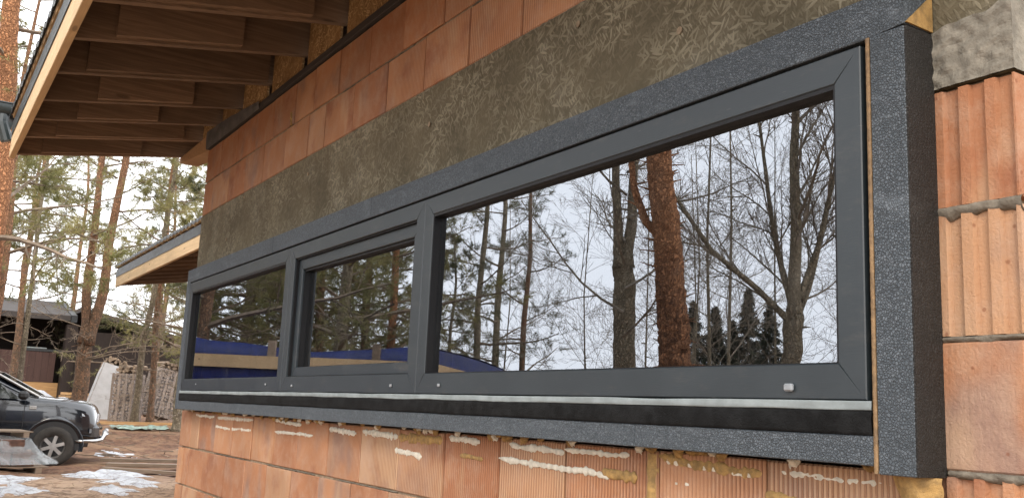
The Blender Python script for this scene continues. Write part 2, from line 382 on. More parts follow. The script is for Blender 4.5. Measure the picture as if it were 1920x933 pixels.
WRAPW = m_wrap('white_film', .58, (.60,.61,.63)); WRAPC = m_wrap('clear_film', .12, (.8,.82,.82)); NETF = m_wrap('net_wrap', .0, (.62,.56,.54))
GREENF = m_plain('green_film', (.28,.36,.30), .5, 9, .4, .01)
PAINT = m_plain('black_car_paint', (.009,.012,.017), .2, 3, .2, .0002, coat=1.0)
CGLASS = m_plain('car_glass', (.02,.026,.024), .06, 3, .1, .0001, spec=.8)
TYRE = m_plain('tyre_rubber', (.035,.031,.027), .85, 14, .4, .003)
ALLOY = m_plain('alloy', (.42,.40,.38), .35, 8, .2, .0005, metal=.8)
CHROME = m_plain('chrome', (.42,.42,.42), .25, 4, .1, .0002, metal=1.0)
LAMP = m_plain('lamp_lens', (.22,.23,.24), .08, 6, .25, .0003, spec=.8)
BLACKP = m_plain('black_plastic', (.012,.012,.013), .55, 8, .3, .001)
TARPB = m_plain('blue_tarp', (.005,.017,.125), .4, 5, .3, .01)

# ------------------------------------------------------------------ ground
def gz(x, y):
    t = min(1, max(0, (-15.6-x)/6.5)); t = t*t*(3-2*t)
    z = -1.05+.62*t
    d = math.hypot(x-7, y)
    if x < 0.5 or y < -1:
        amp = .07 if d < 45 else .25
        z += amp*mnoise.noise((x*.8, y*.8, 3.1)) + (.05*mnoise.noise((x*2.6, y*2.6, 7.7)) + .03*mnoise.noise((x*6, y*6, 1.2)) if d < 40 and x < -4 else 0)
    return z
def ground():
    m = MB(); N = 230
    def sx(u):
        a = (u-.55)*2*3.55; return -10+math.sinh(a)*9.5
    def sy(u):
        a = (u-.5)*2*4.1; return 1.5+math.sinh(a)*7.5
    m.grid(lambda u, v: (sx(u), sy(v), gz(sx(u), sy(v))), N, N)
    return tag(m.build('ground', MUD, smooth=True), 'brown muddy building-site ground with melting snow', kind='structure')
ground()

# ------------------------------------------------------------------ the house
house = empty('unfinished_house', (0, 0, -1.05)); 
tag(house, 'unplastered orange clay-block house with long black ribbon window and open eaves', 'house')
HZ = 1.05                          # house empty sits at ground level
def hp(name, mb, mat, parent=None, smooth=False):
    o = mb.build(name, mat, parent or house, smooth)
    if not parent: o.location = (0, 0, HZ)
    return o
rng = random.Random(4)
XR = 6.022; TH = .375
# masonry core with the window opening (mortar shows in the joints)
m = MB(); CY = .009
m.box(.15, 5.785, CY, TH, -1.4, .245); m.box(.012, .15, .021, TH, -1.4, .245); m.box(5.785, XR-.02, .021, TH, -1.4, .245); m.box(.012, XR-.012, CY, TH, 1.635, 2.128)
m.box(.012, .24, CY, TH, .2449, 1.002); m.box(5.79, XR-.02, .021, TH, .2449, 1.002)
m.box(.012, TH, TH, 6.5, -1.4, 2.128); m.box(XR-TH, XR-.012, TH, 6.5, -1.4, 2.128); m.box(.012, XR-.012, 6.5, 6.8, -1.4, 2.128)
hp('masonry_core', m, MORT)
m = MB(); m.box(.30, 5.72, TH+.02, TH+.04, -.95, -.93).box(TH, XR-TH, 5.4, 5.43, -.95, 2.12).box(TH, XR-TH, .4, 6.4, 2.10, 2.125).box(TH+.001, TH+.02, .38, 5.4, -.9, 2.1).box(XR-TH-.02, XR-TH-.001, .38, 5.4, -.9, 2.1).box(TH, XR-TH, .38, 5.4, -.95, -.93)
hp('room_lining', m, ROOM)
# front-face clay blocks
cache = {}
def block(x0, x1, z0, z1, j=.007, side=None, rib=True):
    wd = round(x1-x0-j, 3); ht = round(z1-z0-.011, 3)
    key = (wd, ht, rib)
    if key not in cache: cache[key] = MB().cbox(-wd/2, wd/2, 0, .13, -ht/2, ht/2, .004).mesh('brick', BRICK if rib else BEND)
    c = ((x0+x1)/2, rng.uniform(-.0025, .003), (z0+z1)/2+HZ+rng.uniform(-.0012, .0012))
    if side is None: o = inst('brick', cache[key], house, c)
    elif side == 'R': o = inst('brick', cache[key], house, (XR-.001-c[1], c[0], c[2]), math.pi/2)
    else: o = inst('brick', cache[key], house, (.001+c[1], c[0], c[2]), -math.pi/2)
    o.rotation_euler.y = rng.uniform(-.003, .003) if side is None else 0
    return o
def course(z0, z1, joints):
    for a, b in zip(joints[:-1], joints[1:]): block(a, b, z0, z1)
P = .3755
L1 = [0,.285,.487,.872,1.248,1.622,2.0,2.345,2.750,3.122,3.492,3.870,4.248,4.622,4.985,5.04,5.408,5.79]
L2 = [.14,.283,.66,1.145,1.535,1.92,2.298,2.67,3.045,3.42,3.796,4.17,4.546,4.92,5.30,5.67,XR]
course(0, .25, L1); course(-.25, 0, L2)
for k in range(2, 5):
    z1 = -.25*(k-1); course(z1-.25, z1, [0, .19] + [.19+P*i for i in range(1, 15)] + [XR] if k % 2 == 0 else [0] + [P*i for i in range(1, 16)] + [XR])
U1 = [0,.235,.625,.995,1.372,1.765,2.145,2.385,2.762,3.142,3.52,3.895,4.272,4.648,5.02,5.40,5.77,XR]
U2 = [0,.38,.762,1.148,1.512,1.888,2.192,2.542,2.922,3.295,3.672,4.05,4.42,4.80,5.17,5.55,XR]
course(1.63, 1.88, U1); course(1.88, 2.13, U2)
for z in (.25, .5, .75): block(.002, .235, z, z+.25)
# grooved block ends at both corners (big vertical ridges)
def grooved(x0, x1, z0, z1, first, pitch, tw, face=0.0, mat=BEND):
    pr = [(x0, .13), (x0, face)]; x = x0+first
    D = .011
    pr = [(x0, face+D)]
    while x < x1-.004:
        e = min(x+tw, x1)
        pr += [(x-.004, face+D), (x, face), (e, face)]
        if e < x1: pr += [(min(e+.004, x1), face+D)]
        x += pitch
    if pr[-1][0] < x1-1e-4: pr.append((x1, face+D))
    pr += [(x1, .14), (x0, .14)]
    c = Vector(((x0+x1)/2, 0, (z0+z1)/2))
    m = MB().prism([(a-c.x, b, z0+.006-c.z) for a, b in pr], (0,0,0), (0, 0, z1-z0-.013))
    return inst('brick', m.mesh('brick', mat), house, (c.x, rng.uniform(-.002, .002), c.z+HZ))
grooved(5.79, XR, .752, 1.002, .010, .0545, .020)
grooved(5.79, XR, .5, .75, .006, .0545, .022)
block(5.79, XR, .25, .5, rib=False)
grooved(5.79, XR, 0, .25, .012, .0545, .021)
grooved(0, .14, -.25, 0, .004, .034, .020)
# side walls, first columns seen past the corners
for side in ('R', 'L'):
    for i in range(13):
        z = -1.25+.25*i
        if 1.0 <= z+.01 < 1.6 and side == 'R': continue
        y = .135 if i % 2 else .135+.19
        if i % 2 == 0: block(.135, .325, z, z+.25, side=side)
        if z+.25 > 2.14: continue
        while y < 2.6: block(y, y+P, z, z+.25, side=side); y += P
# squeezed-out mortar in the bed joints beside the window
def mortar_bead(x0, x1, z, h, proud, seed, name='mortar_joint', mat=MORTB):
    q = random.Random(seed); n = max(3, int((x1-x0)/.006)); m = MB()
    def fn(u, v):
        x = x0+(x1-x0)*u; a = v*math.pi
        lo = h*(.55+.9*max(0, mnoise.noise((x*26+seed, 3.3, 0))+.25)); up = h*.45
        zz = z+(up if v < .5 else lo)*math.cos(a)
        yy = .012-math.sin(a)*(proud+.006*mnoise.noise((x*40, seed, v*3)))
        return (x, yy, zz)
    m.grid(fn, n, 8); return hp(name, m, mat, smooth=True)
mortar_bead(5.858, XR+.004, .752, .020, .016, 3, mat=MORTC); mortar_bead(5.858, XR+.004, .501, .012, .014, 5, mat=MORTC); mortar_bead(5.862, XR+.004, .249, .018, .016, 8, mat=MORTC)
mortar_bead(.3, 5.7, 1.632, .006, .010, 11)
for k, (x0, x1, z) in enumerate([(.9,1.5,0),(1.9,2.6,0),(2.9,3.5,0),(.1,.9,1.88),(2.6,3.4,1.88),(3.9,4.6,1.88)]): mortar_bead(x0, x1, z, .005, .009, 20+k)
# concrete beam over the window, printed by its strand-board formwork
m = MB()
def lint(u, v):
    x = XR*u; z = 1.004+.622*v
    return (x, .001+.004*mnoise.noise((x*1.5, 0, z*2))-.006*max(0, v-.93)/.07, z)
m.grid(lint, 90, 12); m.box(0, XR-.002, .012, TH, 1.003, 1.628)
hp('concrete_lintel', m, CONC, smooth=False)
m = MB(); m.grid(lambda u, v: (5.80+(XR+.003-5.80)*u, -.004+.006*mnoise.noise((u*9, 1, v*7)), 1.002+(.118+.02*u+.012*mnoise.noise((u*6, 4, 0)))*v), 40, 20)
m.grid(lambda u, v: (XR+.003+.006*mnoise.noise((u*9, 6, v*7)), -.004+.40*u, 1.002+.62*v), 30, 30)
hp('concrete_end', m, CEND)
for (x, z) in ((1.05,1.60),(2.2,1.53),(3.6,1.47),(4.62,1.56),(.72,1.37),(5.1,1.38)):
    hp('formwork_hole', MB().tube([(x,-.004,z),(x,.0,z)], [.011,.009], 10), MORT)
# ---- insulation surround (graphite foam) and its sealing strips
YO = -.0913
def slab(name, x0, x1, z0, z1, y0=YO, y1=.0, mat=FOAM, b=.002):
    return hp(name, MB().cbox(x0, x1, y0, y1, z0, z1, b), mat)
for a, b in ((.156,1.0),(1.001,1.98),(1.981,3.27),(3.271,4.55),(4.551,5.80)): slab('foam_strip', a, b, 1.118+(rng.random()-.5)*.002, 1.2074, YO+rng.uniform(0,.002))
m = MB(); m.prism([(5.8005,YO,1.1205),(5.8558,YO,1.1235),(5.8558,YO,1.2074),(5.8005,YO,1.2074)], (0,0,0), (0,.0905,0)); hp('foam_strip', m, FOAM)
hp('foam_wedge', MB().prism([(5.857,-.089,1.126),(5.857,-.003,1.124),(5.857,-.003,1.204)], (0,0,0), (.004,0,0)), GLUEY)
slab('foam_side_board', 5.7749, 5.8548, .240, 1.120)
m = MB().box(5.8549, 5.8585, YO+.002, -.001, .2405, 1.1195); hp('dark_foam_edge', m, FOAMD)  # outer side face of the board, in a much darker foam tone than its front
slab('foam_side_board', .156, .2560, .255, 1.1175)
m = MB(); m.grid(lambda u, v: (5.7655+(.0088+.0012*mnoise.noise((u*60, 2, 0)))*v, YO-.0005-.0016*math.sin(math.pi*v)+.001*mnoise.noise((u*90, v*2, 0)), .2405+.878*u), 160, 4); m.box(5.7655, 5.7745, YO, .0, .241, 1.118); hp('glue_line', m, GLUEB)
for a, b in ((.258,1.45),(1.451,2.62),(2.621,3.878),(3.880,5.048),(5.050,5.764)): slab('foam_strip', a, b, .2545, .3115, YO+rng.uniform(0,.003))
hp('sill_backing', MB().box(.26, 5.764, YO+.02, .36, .3117, .3785), GASK)
def strip(name, z0, z1, y, mat, seed, bow):
    m = MB()
    def fn(u, v):
        x = .258+(5.765-.258)*u; a = v*math.pi
        z = (z0+z1)/2+(z1-z0)/2*math.cos(a)+.0015*mnoise.noise((x*1.7, seed, 0))
        return (x, y-bow*math.sin(a)**.6+.0012*mnoise.noise((x*5, seed, v*3))+.0015*mnoise.noise((x*37, seed, v*2)), z+.002*mnoise.noise((x*4, seed+3, v)))
    m.grid(fn, 260, 8); return hp(name, m, mat, smooth=True)
strip('sealing_tape', .3125, .3592, YO-.001, TAPE, 2, .0045)
strip('white_sealing_strip', .3595, .3775, YO-.002, WHITE, 5, .0025)
# ---- window units
def mitred(x0, x1, z0, z1, wl, wr, wt, wb, y0, y1, g=.0006):
    """four rails, each its own mesh, mitred at 45 degrees"""
    o = [(x0,z0),(x1,z0),(x1,z1),(x0,z1)]; i = [(x0+wl,z0+wb),(x1-wr,z0+wb),(x1-wr,z1-wt),(x0+wl,z1-wt)]; res = []
    for k in range(4):
        a, b = Vector((*o[k],)), Vector((*o[(k+1) % 4],)); c, d = Vector((*i[(k+1) % 4],)), Vector((*i[k],)); e = (b-a).normalized()*g
        bv = .0022; nrm = Vector((-e.y, e.x)).normalized()*bv
        p = [a+e, b-e, c-e, d+e]
        inn = [a+e*1+nrm+e*2, b-e+nrm-e*2, c-e-nrm, d+e-nrm]
        vs = [(q.x, y0, q.y) for q in inn]+[(q.x, y0+bv, q.y) for q in p]+[(q.x, y1, q.y) for q in p]
        fs = [(0,1,2,3)]+[(j, j+4, (j+1) % 4+4, (j+1) % 4) for j in range(4)]+[(j+4, j+8, (j+1) % 4+8, (j+1) % 4+4) for j in range(4)]+[(11,10,9,8)]
        res.append((vs, fs))
    return res
def pane(name, x0, x1, z0, z1, y, parent, tilt=0, yawt=0):
    hw, hh = (x1-x0)/2, (z1-z0)/2
    mb = MB().box(-hw, hw, 0, .004, -hh, hh); me = mb.mesh('pane', GLASS); me.materials.append(CLEAR)
    for i, p in enumerate(me.polygons): p.material_index = 0 if p.normal.y < -.5 else 1
    o = bpy.data.objects.new(name, me); COL.objects.link(o); o.location = ((x0+x1)/2, y, (z0+z1)/2); o.rotation_euler = (tilt, 0, yawt); o.parent = parent
    return o
def window(x0, x1, sash, label, caps, seed):
    q = random.Random(seed)
    win = empty('window'); win.parent = house; win.location = (0, 0, HZ); win['label'] = label
    z0, z1 = .3795, 1.109; W = .0665; wb = .073
    for vs, fs in mitred(x0+.0012, x1-.0012, z0, z1, W, W, W, wb, YO, .02): MB().add(vs, fs).build('frame_rail', FRAME, win)
    gx0, gx1, gz0, gz1 = x0+W, x1-W, z0+wb, z1-W; gy = -.062
    if sash:
        m = MB()
        for a, b, c, d in ((gx0, gx0+.01, gz0, gz1), (gx1-.01, gx1, gz0, gz1), (gx0, gx1, gz1-.006, gz1), (gx0, gx1, gz0, gz0+.004)): m.box(a+.0005, b-.0005, YO+.01, .015, c+.0005, d-.0005)
        m.build('gasket', GASK, win)
        for vs, fs in mitred(gx0+.006, gx1-.006, gz0+.003, gz1-.005, .056, .056, .052, .044, YO+.024, .02): MB().add(vs, fs).build('sash_rail', FRAME, win)
        gx0 += .062; gx1 -= .062; gz0 += .047; gz1 -= .057; gy = -.030
    m = MB(); t = .006
    y0 = gy-.026
    m.box(gx0+.0003, gx0+t, y0, gy, gz0, gz1).box(gx1-t, gx1-.0003, y0, gy, gz0, gz1).box(gx0+t, gx1-t, y0, gy, gz1-t*1.6, gz1-.0003).box(gx0+t, gx1-t, y0+.012, gy, gz0+.0003, gz0+.0035)
    m.build('gasket', GASK, win)
    pane('pane', gx0+.001, gx1-.001, gz0+.001, gz1-.001, gy, win, R(q.uniform(-.06,.06)), R(q.uniform(-.08,.08)))
    pane('pane', gx0+.001, gx1-.001, gz0+.001, gz1-.001, gy+.020, win, R(.10), R(.28))
    for (cx, cz, sc) in caps:
        MB().cbox(cx-.009*sc, cx+.009*sc, YO-.008*sc, YO-.0005, cz-.006*sc, cz+.006*sc, .0025*sc).build('drain_cap', CAPM, win)
    return win
window(.2618, 2.2955, False, 'fixed leftmost window reflecting blue tarpaulin and dense pine branches', [(.668,.420,.7),(2.074,.416,.9)], 1)
window(2.2955, 3.7904, True, 'narrow middle window with a recessed inner sash', [(2.472,.409,.9),(3.588,.409,.9)], 2)
window(3.7904, 5.7525, False, 'large right window reflecting bare trees and an orange pine trunk', [(3.98,.410,.9),(5.561,.404,1.35)], 3)
hp('frame_gap_seal', MB().box(.245, 5.772, -.045, .03, 1.1095, 1.117).box(5.753, 5.7705, -.045, .03, .38, 1.117).box(.2565, .2612, -.045, .03, .38, 1.117), GASK)
# ---- adhesive foam beads on the clay blocks below the window
def bead(a, b, h, mat, seed, yy=0.0, name='adhesive_bead'):
    q = random.Random(seed); A = Vector((a[0], 0, a[1])); B = Vector((b[0], 0, b[1])); L = (B-A).length; n = max(5, int(L/.0035)); m = MB()
    def fn(u, v):
        p = A.lerp(B, u); an = v*math.pi; end = min(1, 12*u+.25, 12*(1-u)+.25)
        th = h*end*max(.3, .8+.6*mnoise.noise((p.x*60+seed*7, seed, 1))+.45*mnoise.noise((p.x*17, seed, 5)))
        sag = .006*mnoise.noise((p.x*9, seed*3, 2))
        return (p.x, yy+.001-math.sin(an)*min(.007, th*.5)*(1+.4*mnoise.noise((p.x*90, v*4, seed))), p.z+sag+math.cos(an)*th*(1.0 if v < .5 else 1.25))
    m.grid(fn, n, 7); return hp(name, m, mat, smooth=True)
BE = [((.372,.221),(.829,.219),.007,0),((.891,.218),(1.623,.223),.009,0),((.872,.165),(1.198,.157),.007,0),((1.208,.161),(1.609,.167),.007,0),
      ((2.0,.176),(2.559,.179),.006,0),((1.984,.236),(2.39,.222),.008,0),((2.755,.217),(3.071,.209),.009,0),((3.137,.222),(3.483,.213),.010,0),
      ((3.493,.213),(3.857,.216),.014,1),((3.903,.232),(4.124,.223),.009,0),((3.462,.162),(3.70,.149),.009,0),((3.989,.172),(4.147,.168),.006,1),
      ((4.311,.225),(4.618,.217),.008,0),((4.249,.177),(4.86,.166),.0075,0),((4.80,.178),(4.955,.168),.011,1),((4.617,.225),(4.92,.226),.006,0),
      ((5.039,.23),(5.397,.210),.010,1),((5.06,.224),(5.38,.206),.006,0),((5.413,.223),(5.755,.215),.007,0),((5.102,.168),(5.115,.168),.005,0),((5.138,.168),(5.158,.165),.006,0),((5.405,.166),(5.505,.162),.012,1)]
for i, (a, b, h, y) in enumerate(BE): bead(a, b, h*1.3, GLUEY if y else GLUE, i+1)
# lumps of yellow foam squeezed under the boards, and in the open head joint
for i in range(70):
    x = rng.uniform(.3, 5.72); 
    if rng.random() < .35: x = rng.choice((1.0, 2.0, 2.6, 3.7, 4.3, 5.2))+rng.uniform(-.12,.12)
    h = rng.uniform(.006, .018); z = .252-h*.5
    m = MB(); m.grid(lambda u, v: (x+(u-.5)*rng.uniform(.03,.06)*(1-.5*v), -.004-.014*math.sin(math.pi*u)*math.sin(math.pi*v*.9+.1)-.004*mnoise.noise((u*9+i, v*5, 0)), z+h-h*2.6*v*(.6+.4*abs(mnoise.noise((u*4+i, i, 0))))), 8, 6)
    hp('foam_lump', m, GLUEY if rng.random() < .6 else GLUE, smooth=True)
m = MB(); m.grid(lambda u, v: (5.012+.022*(u-.5)*2*(1+.4*mnoise.noise((v*9, 2, 0))), .004-.012*math.sin(math.pi*u), .235-.24*v), 6, 24); hp('foam_lump', m, GLUEY, smooth=True)
m = MB(); m.grid(lambda u, v: (5.760+.035*v*1.2+(5.866-5.760-.042*v)*u, -.02-.05*math.sin(math.pi*min(1, u*.9+.05))*(1-v*.65)-.008*mnoise.noise((u*7, v*7, 0)), .2395-.115*v), 14, 12); hp('foam_lump', m, GLUEY, smooth=True)
m = MB(); m.grid(lambda u, v: (1.83+.018*(u-.5)*2*(1-.5*v)+.02*v, .002-.010*math.sin(math.pi*u), 1.965-.085*v+.02*mnoise.noise((u*3, v*6, 1))), 6, 14); hp('foam_lump', m, GLUEY, smooth=True)

# ---- roof: eave of the main house and of its rear wing share one builder
SL = .165
def zr(y, yw): return 2.272+SL*(y-yw)          # underside of the rafters; yw = wall face
def eave(x0, x1, yw, rafters, depth, gut=False, seed=1):
    q = random.Random(seed); yf = yw-1.18
    for i, x in enumerate(rafters):
        def raf(xa, xb, ya, yb, dz, mat):
            za, zb = zr(ya, yw)+dz, zr(yb, yw)+dz; h = .195
            m = MB().add([(xa,ya,za),(xb,ya,za),(xb,yb,zb),(xa,yb,zb),(xa,ya,za+h),(xb,ya,za+h),(xb,yb,zb+h),(xa,yb,zb+h)], [(0,3,2,1),(4,5,6,7),(0,1,5,4),(1,2,6,5),(2,3,7,6),(3,0,4,7)])
            return hp('rafter', m, mat)
        raf(x-.0225, x+.0225, yf+.001, yw+depth, 0, RAFT)
        L = q.uniform(.45, .95)
        raf(x+.0232, x+.066, yf+q.uniform(.002, .3), yf+L+.3, q.uniform(.004, .016), RAFT)
    n = int((depth+1.2)/.145)
    for k in range(n):                          # roof boards above the rafters
        ya = yf+.002+k*.145; yb = ya+.139; za, zb = zr(ya, yw)+.1965, zr(yb, yw)+.1965
        m = MB().add([(x0,ya,za),(x1,ya,za),(x1,yb,zb),(x0,yb,zb),(x0,ya,za+.022),(x1,ya,za+.022),(x1,yb,zb+.022),(x0,yb,zb+.022)], [(0,3,2,1),(4,5,6,7),(0,1,5,4),(1,2,6,5),(2,3,7,6),(3,0,4,7)])
        hp('roof_board', m, DECK)
    zb = zr(yf, yw)-.022
    xs = [x0-.03]; 
    while xs[-1] < x1-3.2: xs.append(xs[-1]+q.uniform(2.2, 3.6))
    xs.append(x1+.03)
    for a, b in zip(xs[:-1], xs[1:]): hp('fascia_board', MB().cbox(a+.0008, b-.0008, yf-.042, yf-.001, zb, zb+.185, .003), FASC)
    # bent grey eave flashing with battens and the corrugated metal edge above it
    hp('eave_flashing', MB().add([(x0-.03,yf-.048,zb+.16),(x1+.03,yf-.048,zb+.16),(x1+.03,yf-.046,zb+.285),(x0-.03,yf-.046,zb+.285),(x0-.03,yf+.2,zb+.335),(x1+.03,yf+.2,zb+.335)], [(0,1,2,3),(3,2,5,4)]), MEMB)
    x = x0
    while x < x1:
        hp('batten', MB().obox((x, yf+.18, zb+.318+SL*.18), (1,0,0), (0,1,SL), (0,-SL,1), .022, .225, .0125), FASC); x += .35
    hp('eave_batten', MB().obox(((x0+x1)/2, yf-.035, zb+.331), (1,0,0), (0,1,SL), (0,-SL,1), (x1-x0)/2+.03, .018, .014), FASC)
    m = MB(); nx = int((x1-x0+.1)/.0305)
    def tl(u, v, dz=0):
        X = x0-.05+(x1-x0+.1)*u; Y = yf-.075+(depth+1.3)*v
        st = .024*(1-((v*(depth+1.3)/.35) % 1.0))
        return (X, Y, zb+.352+SL*(Y-yf)+.014*math.cos(2*math.pi*X/.183)+st*.7+dz)
    nv = int((depth+1.3)/.0583)
    m.grid(tl, nx, nv)
    m.grid(lambda u, v: (lambda p: (p[0], p[1]+.001, p[2]-.004-.032*v))(tl(u, 0)), nx, 2)
    m.grid(lambda u, v: (lambda p: (x0-.05, p[1], p[2]-.004-.06*v))(tl(0, u)), nv, 1)
    hp('metal_roof', m, TILE, smooth=False)
raf = [-.93, -.33, .20, .70, 1.31, 1.93, 2.50, 3.10, 3.70, 4.30, 4.90, 5.50, 6.10, 6.70]
eave(-.96, 7.0, 0.0, raf, 3.6, seed=3)
hp('wall_plate', MB().cbox(.004, XR-.004, -.016, TH-.02, 2.131, 2.172, .003), PLATE)
m = MB(); m.grid(lambda u, v: (.003+1.25*u, -.019-.006*math.sin(v*2.5)-.003*mnoise.noise((u*8, v*3, 1)), 2.128+(.135-.085*u**1.5+.006*mnoise.noise((u*9, 3, 0)))*v), 40, 8); hp('damp_proof_felt', m, FELT, smooth=True)
hp('plate_beam', MB().prism([(-.955,.01,2.225),(.003,.01,2.135),(.003,.01,2.269),(-.955,.01,2.269)], (0,0,0), (0,.15,0)), RAFTP)
hp('plate_beam', MB().cbox(XR-.003, 7.0, .01, .16, 2.131, 2.269, .003), RAFTP)
for a, b in zip(raf[:-1], raf[1:]):
    if a < 0: continue
    hp('strand_blocking', MB().cbox(a+.068, b-.0235, .012, .026, 2.1725, 2.464, .001), OSB)
hp('strand_blocking', MB().cbox(-.26, .176, .012, .026, 2.2695, 2.464, .001), OSB)
# gutter corner hanging at the far end of the eave
m = MB()
def gutt(u, v):
    a = math.pi*v; r = .075-.004
    return (-1.15-.075*math.cos(a)+0, -1.235-.9*u, 2.50-.09*math.sin(a)**.7)
m.grid(gutt, 4, 14); m.grid(lambda u, v: (-1.15-.075*math.cos(math.pi*u)*v, -1.235, 2.50-.09*math.sin(math.pi*u)**.7*v), 14, 3)
m.tube([(-1.15-.075, -1.235, 2.50), (-1.15-.075, -2.135, 2.50)], .008, 6); m.tube([(-1.15+.075, -1.235, 2.50), (-1.15+.075, -2.135, 2.50)], .008, 6)
hp('gutter', m, GUTT, smooth=True)
m = MB().tube([(-1.15,-1.29,2.42),(-1.15,-1.29,2.36),(-1.15,-1.27,2.30),(-1.15,-1.24,2.22)], .045, 12); m.obox((-1.15,-1.26,2.36), (0,1,0), (1,0,0), (0,.25,1), .045, .02, .06)
hp('gutter_outlet', m, GUTT)
# rear wing
m = MB(); m.box(-8.5, .01, 2.262, 2.6, -1.4, 2.25); m.box(-8.5, -8.15, 2.601, 6.5, -1.4, 2.25); hp('wing_wall', m, BRICK)
eave(-9.45, -.35, 2.25, [-9.42+.6*i for i in range(15)], 2.2, seed=9)

# ------------------------------------------------------------------ trees
import numpy as np
def rv(q): return Vector((q.gauss(0,1), q.gauss(0,1), q.gauss(0,1))).normalized()
def grow(mb, p, d, L, r, lv, Pm, q, tips, n0=None):
    """polyline limb with children; Pm[lv] = (children, length ratio, spread, wander, lift, segs, sides)"""
    ch, lr, spr, wan, lift, seg, sides = Pm[lv]
    pts = [p.copy()]; rad = [r]; dd = d.normalized()
    for i in range(seg):
        dd = (dd+rv(q)*wan+Vector((0,0,lift))).normalized()
        pts.append(pts[-1]+dd*(L/seg)); rad.append(max(r*(1-(i+1)/seg*.72), Pm['min']))
    mb.tube(pts, rad, sides, cap=False)
    if lv+1 >= Pm['n']:
        tips.append((pts[-1], dd)); 
        if seg > 1: tips.append((pts[-2], dd))
        return
    for k in range(ch):
        t = (.18 if lv else .3)+(1-.22)*((k+q.random())/ch)*.98; t = min(t, .99)
        i = min(int(t*seg), seg-1); f = t*seg-i
        P0 = pts[i].lerp(pts[i+1], f); tg = (pts[i+1]-pts[i]).normalized()
        side = rv(q); side = (side-tg*side.dot(tg)).normalized()
        cdir = (tg*math.cos(spr)+side*math.sin(spr)).normalized()
        grow(mb, P0, cdir, L*lr*q.uniform(.65,1.2)*(1-.45*t), rad[i]*.62*(1-.3*t) if lv else rad[i]*.42, lv+1, Pm, q, tips)
def needles(tips, q, per, ln, wd, droop=.15):
    V = []; F = []; rs = np.random.RandomState(q.randrange(1 << 30))
    for p, d in tips:
        base = np.array(p); dn = np.array(d)
        off = rs.uniform(-.5, .12, per)[:, None]*ln*1.3*dn
        dirs = rs.normal(size=(per, 3))*.75+dn*.75; dirs[:, 2] -= droop*rs.rand(per); dirs /= np.linalg.norm(dirs, axis=1)[:, None]
        sd = np.cross(dirs, rs.normal(size=(per, 3))); sd /= np.linalg.norm(sd, axis=1)[:, None]+1e-9
        b = base+off; l = ln*rs.uniform(.7, 1.25, per)[:, None]
        V.append(np.stack([b-sd*wd*.5, b+sd*wd*.5, b+dirs*l], 1).reshape(-1, 3))
    V = np.concatenate(V); n = len(V)//3
    me = bpy.data.meshes.new('crown'); me.vertices.add(len(V)); me.vertices.foreach_set('co', V.astype(np.float32).ravel())
    me.loops.add(3*n); me.loops.foreach_set('vertex_index', np.arange(3*n, dtype=np.int32)); me.polygons.add(n)
    me.polygons.foreach_set('loop_start', np.arange(0, 3*n, 3, dtype=np.int32)); me.polygons.foreach_set('loop_total', np.full(n, 3, np.int32)); me.update()
    return me
def lerp_path(path, t):
    n = len(path)-1; i = min(int(t*n), n-1); return Vector(path[i]).lerp(Vector(path[i+1]), t*n-i)
def rough_trunk(mb, path, r0, r1, q, sides=14, seg=40, rough=.07, knots=0):
    pts = []; rad = []
    for i in range(seg+1):
        t = i/seg; pts.append(lerp_path(path, t)+Vector((mnoise.noise((t*5, r0*9, 1)), mnoise.noise((t*5, r0*9, 4)), 0))*r0*.25)
        rad.append((r0+(r1-r0)*t)*(1+.06*mnoise.noise((t*16, r0*31, 0))+(.5*max(0, .05-t)/.05)))
    mb.tube(pts, rad, sides, True, rough, q)
    for k in range(knots):                      # dead stubs and peeling flakes
        t = q.uniform(.05, .98); p = lerp_path(path, t); d = rv(q); d.z = q.uniform(-.3,.5); d.normalize()
        r = r0+(r1-r0)*t; mb.tube([p+d*r*.8, p+d*(r+q.uniform(.03,.16))+Vector((0,0,q.uniform(-.02,.04)))], [q.uniform(.008,.02), .004], 4, False)
PINE = {'n': 3, 'min': .003, 0: (10,.42,.8,.17,.02,7,4), 1: (6,.42,.75,.22,.05,4,3), 2: (0,0,0,.2,.05,2,3)}
def pine_mesh(seed, path, r0, r1, zf, blen, nb, per=11, ln=.11, wd=.007, dead=8, sides=12, prm=PINE, lift=.0):
    q = random.Random(seed); tr = MB(); rough_trunk(tr, path, r0, r1, q, sides, 36, .06, 14)
    tw = MB(); tips = []; H = path[-1][2]
    for k in range(nb):
        t = k/nb; z = zf+(H-zf)*t**.95
        # position on the path at height z
        P0 = None
        for a, b in zip(path[:-1], path[1:]):
            if a[2] <= z <= b[2]: P0 = Vector(a).lerp(Vector(b), (z-a[2])/(b[2]-a[2]))
        if P0 is None: continue
        an = k*2.4+q.uniform(-.5,.5); L = blen*(1-.62*t)*q.uniform(.65,1.2)
        d = Vector((math.cos(an), math.sin(an), q.uniform(-.12,.45)+lift))
        grow(tw, P0, d, L, .012+.012*L*(1-t*.5), 0, prm, q, tips)
    for k in range(dead):
        t = q.uniform(.08, .45); P0 = lerp_path(path, t); an = q.uniform(0, 6.28)
        dp = {'n': 3, 'min': .003, 0: (5,.45,.7,.22,-.03,6,4), 1: (4,.45,.7,.25,0,3,3), 2: (0,0,0,.2,0,2,3)}
        grow(tw, P0, Vector((math.cos(an), math.sin(an), .1)), q.uniform(.6,1.5), .013, 0, dp, q, [])
    return tr.mesh('trunk', BARKP, True), tw.mesh('branches', TWIGD), (needles(tips, q, per, ln, wd) if tips else None)
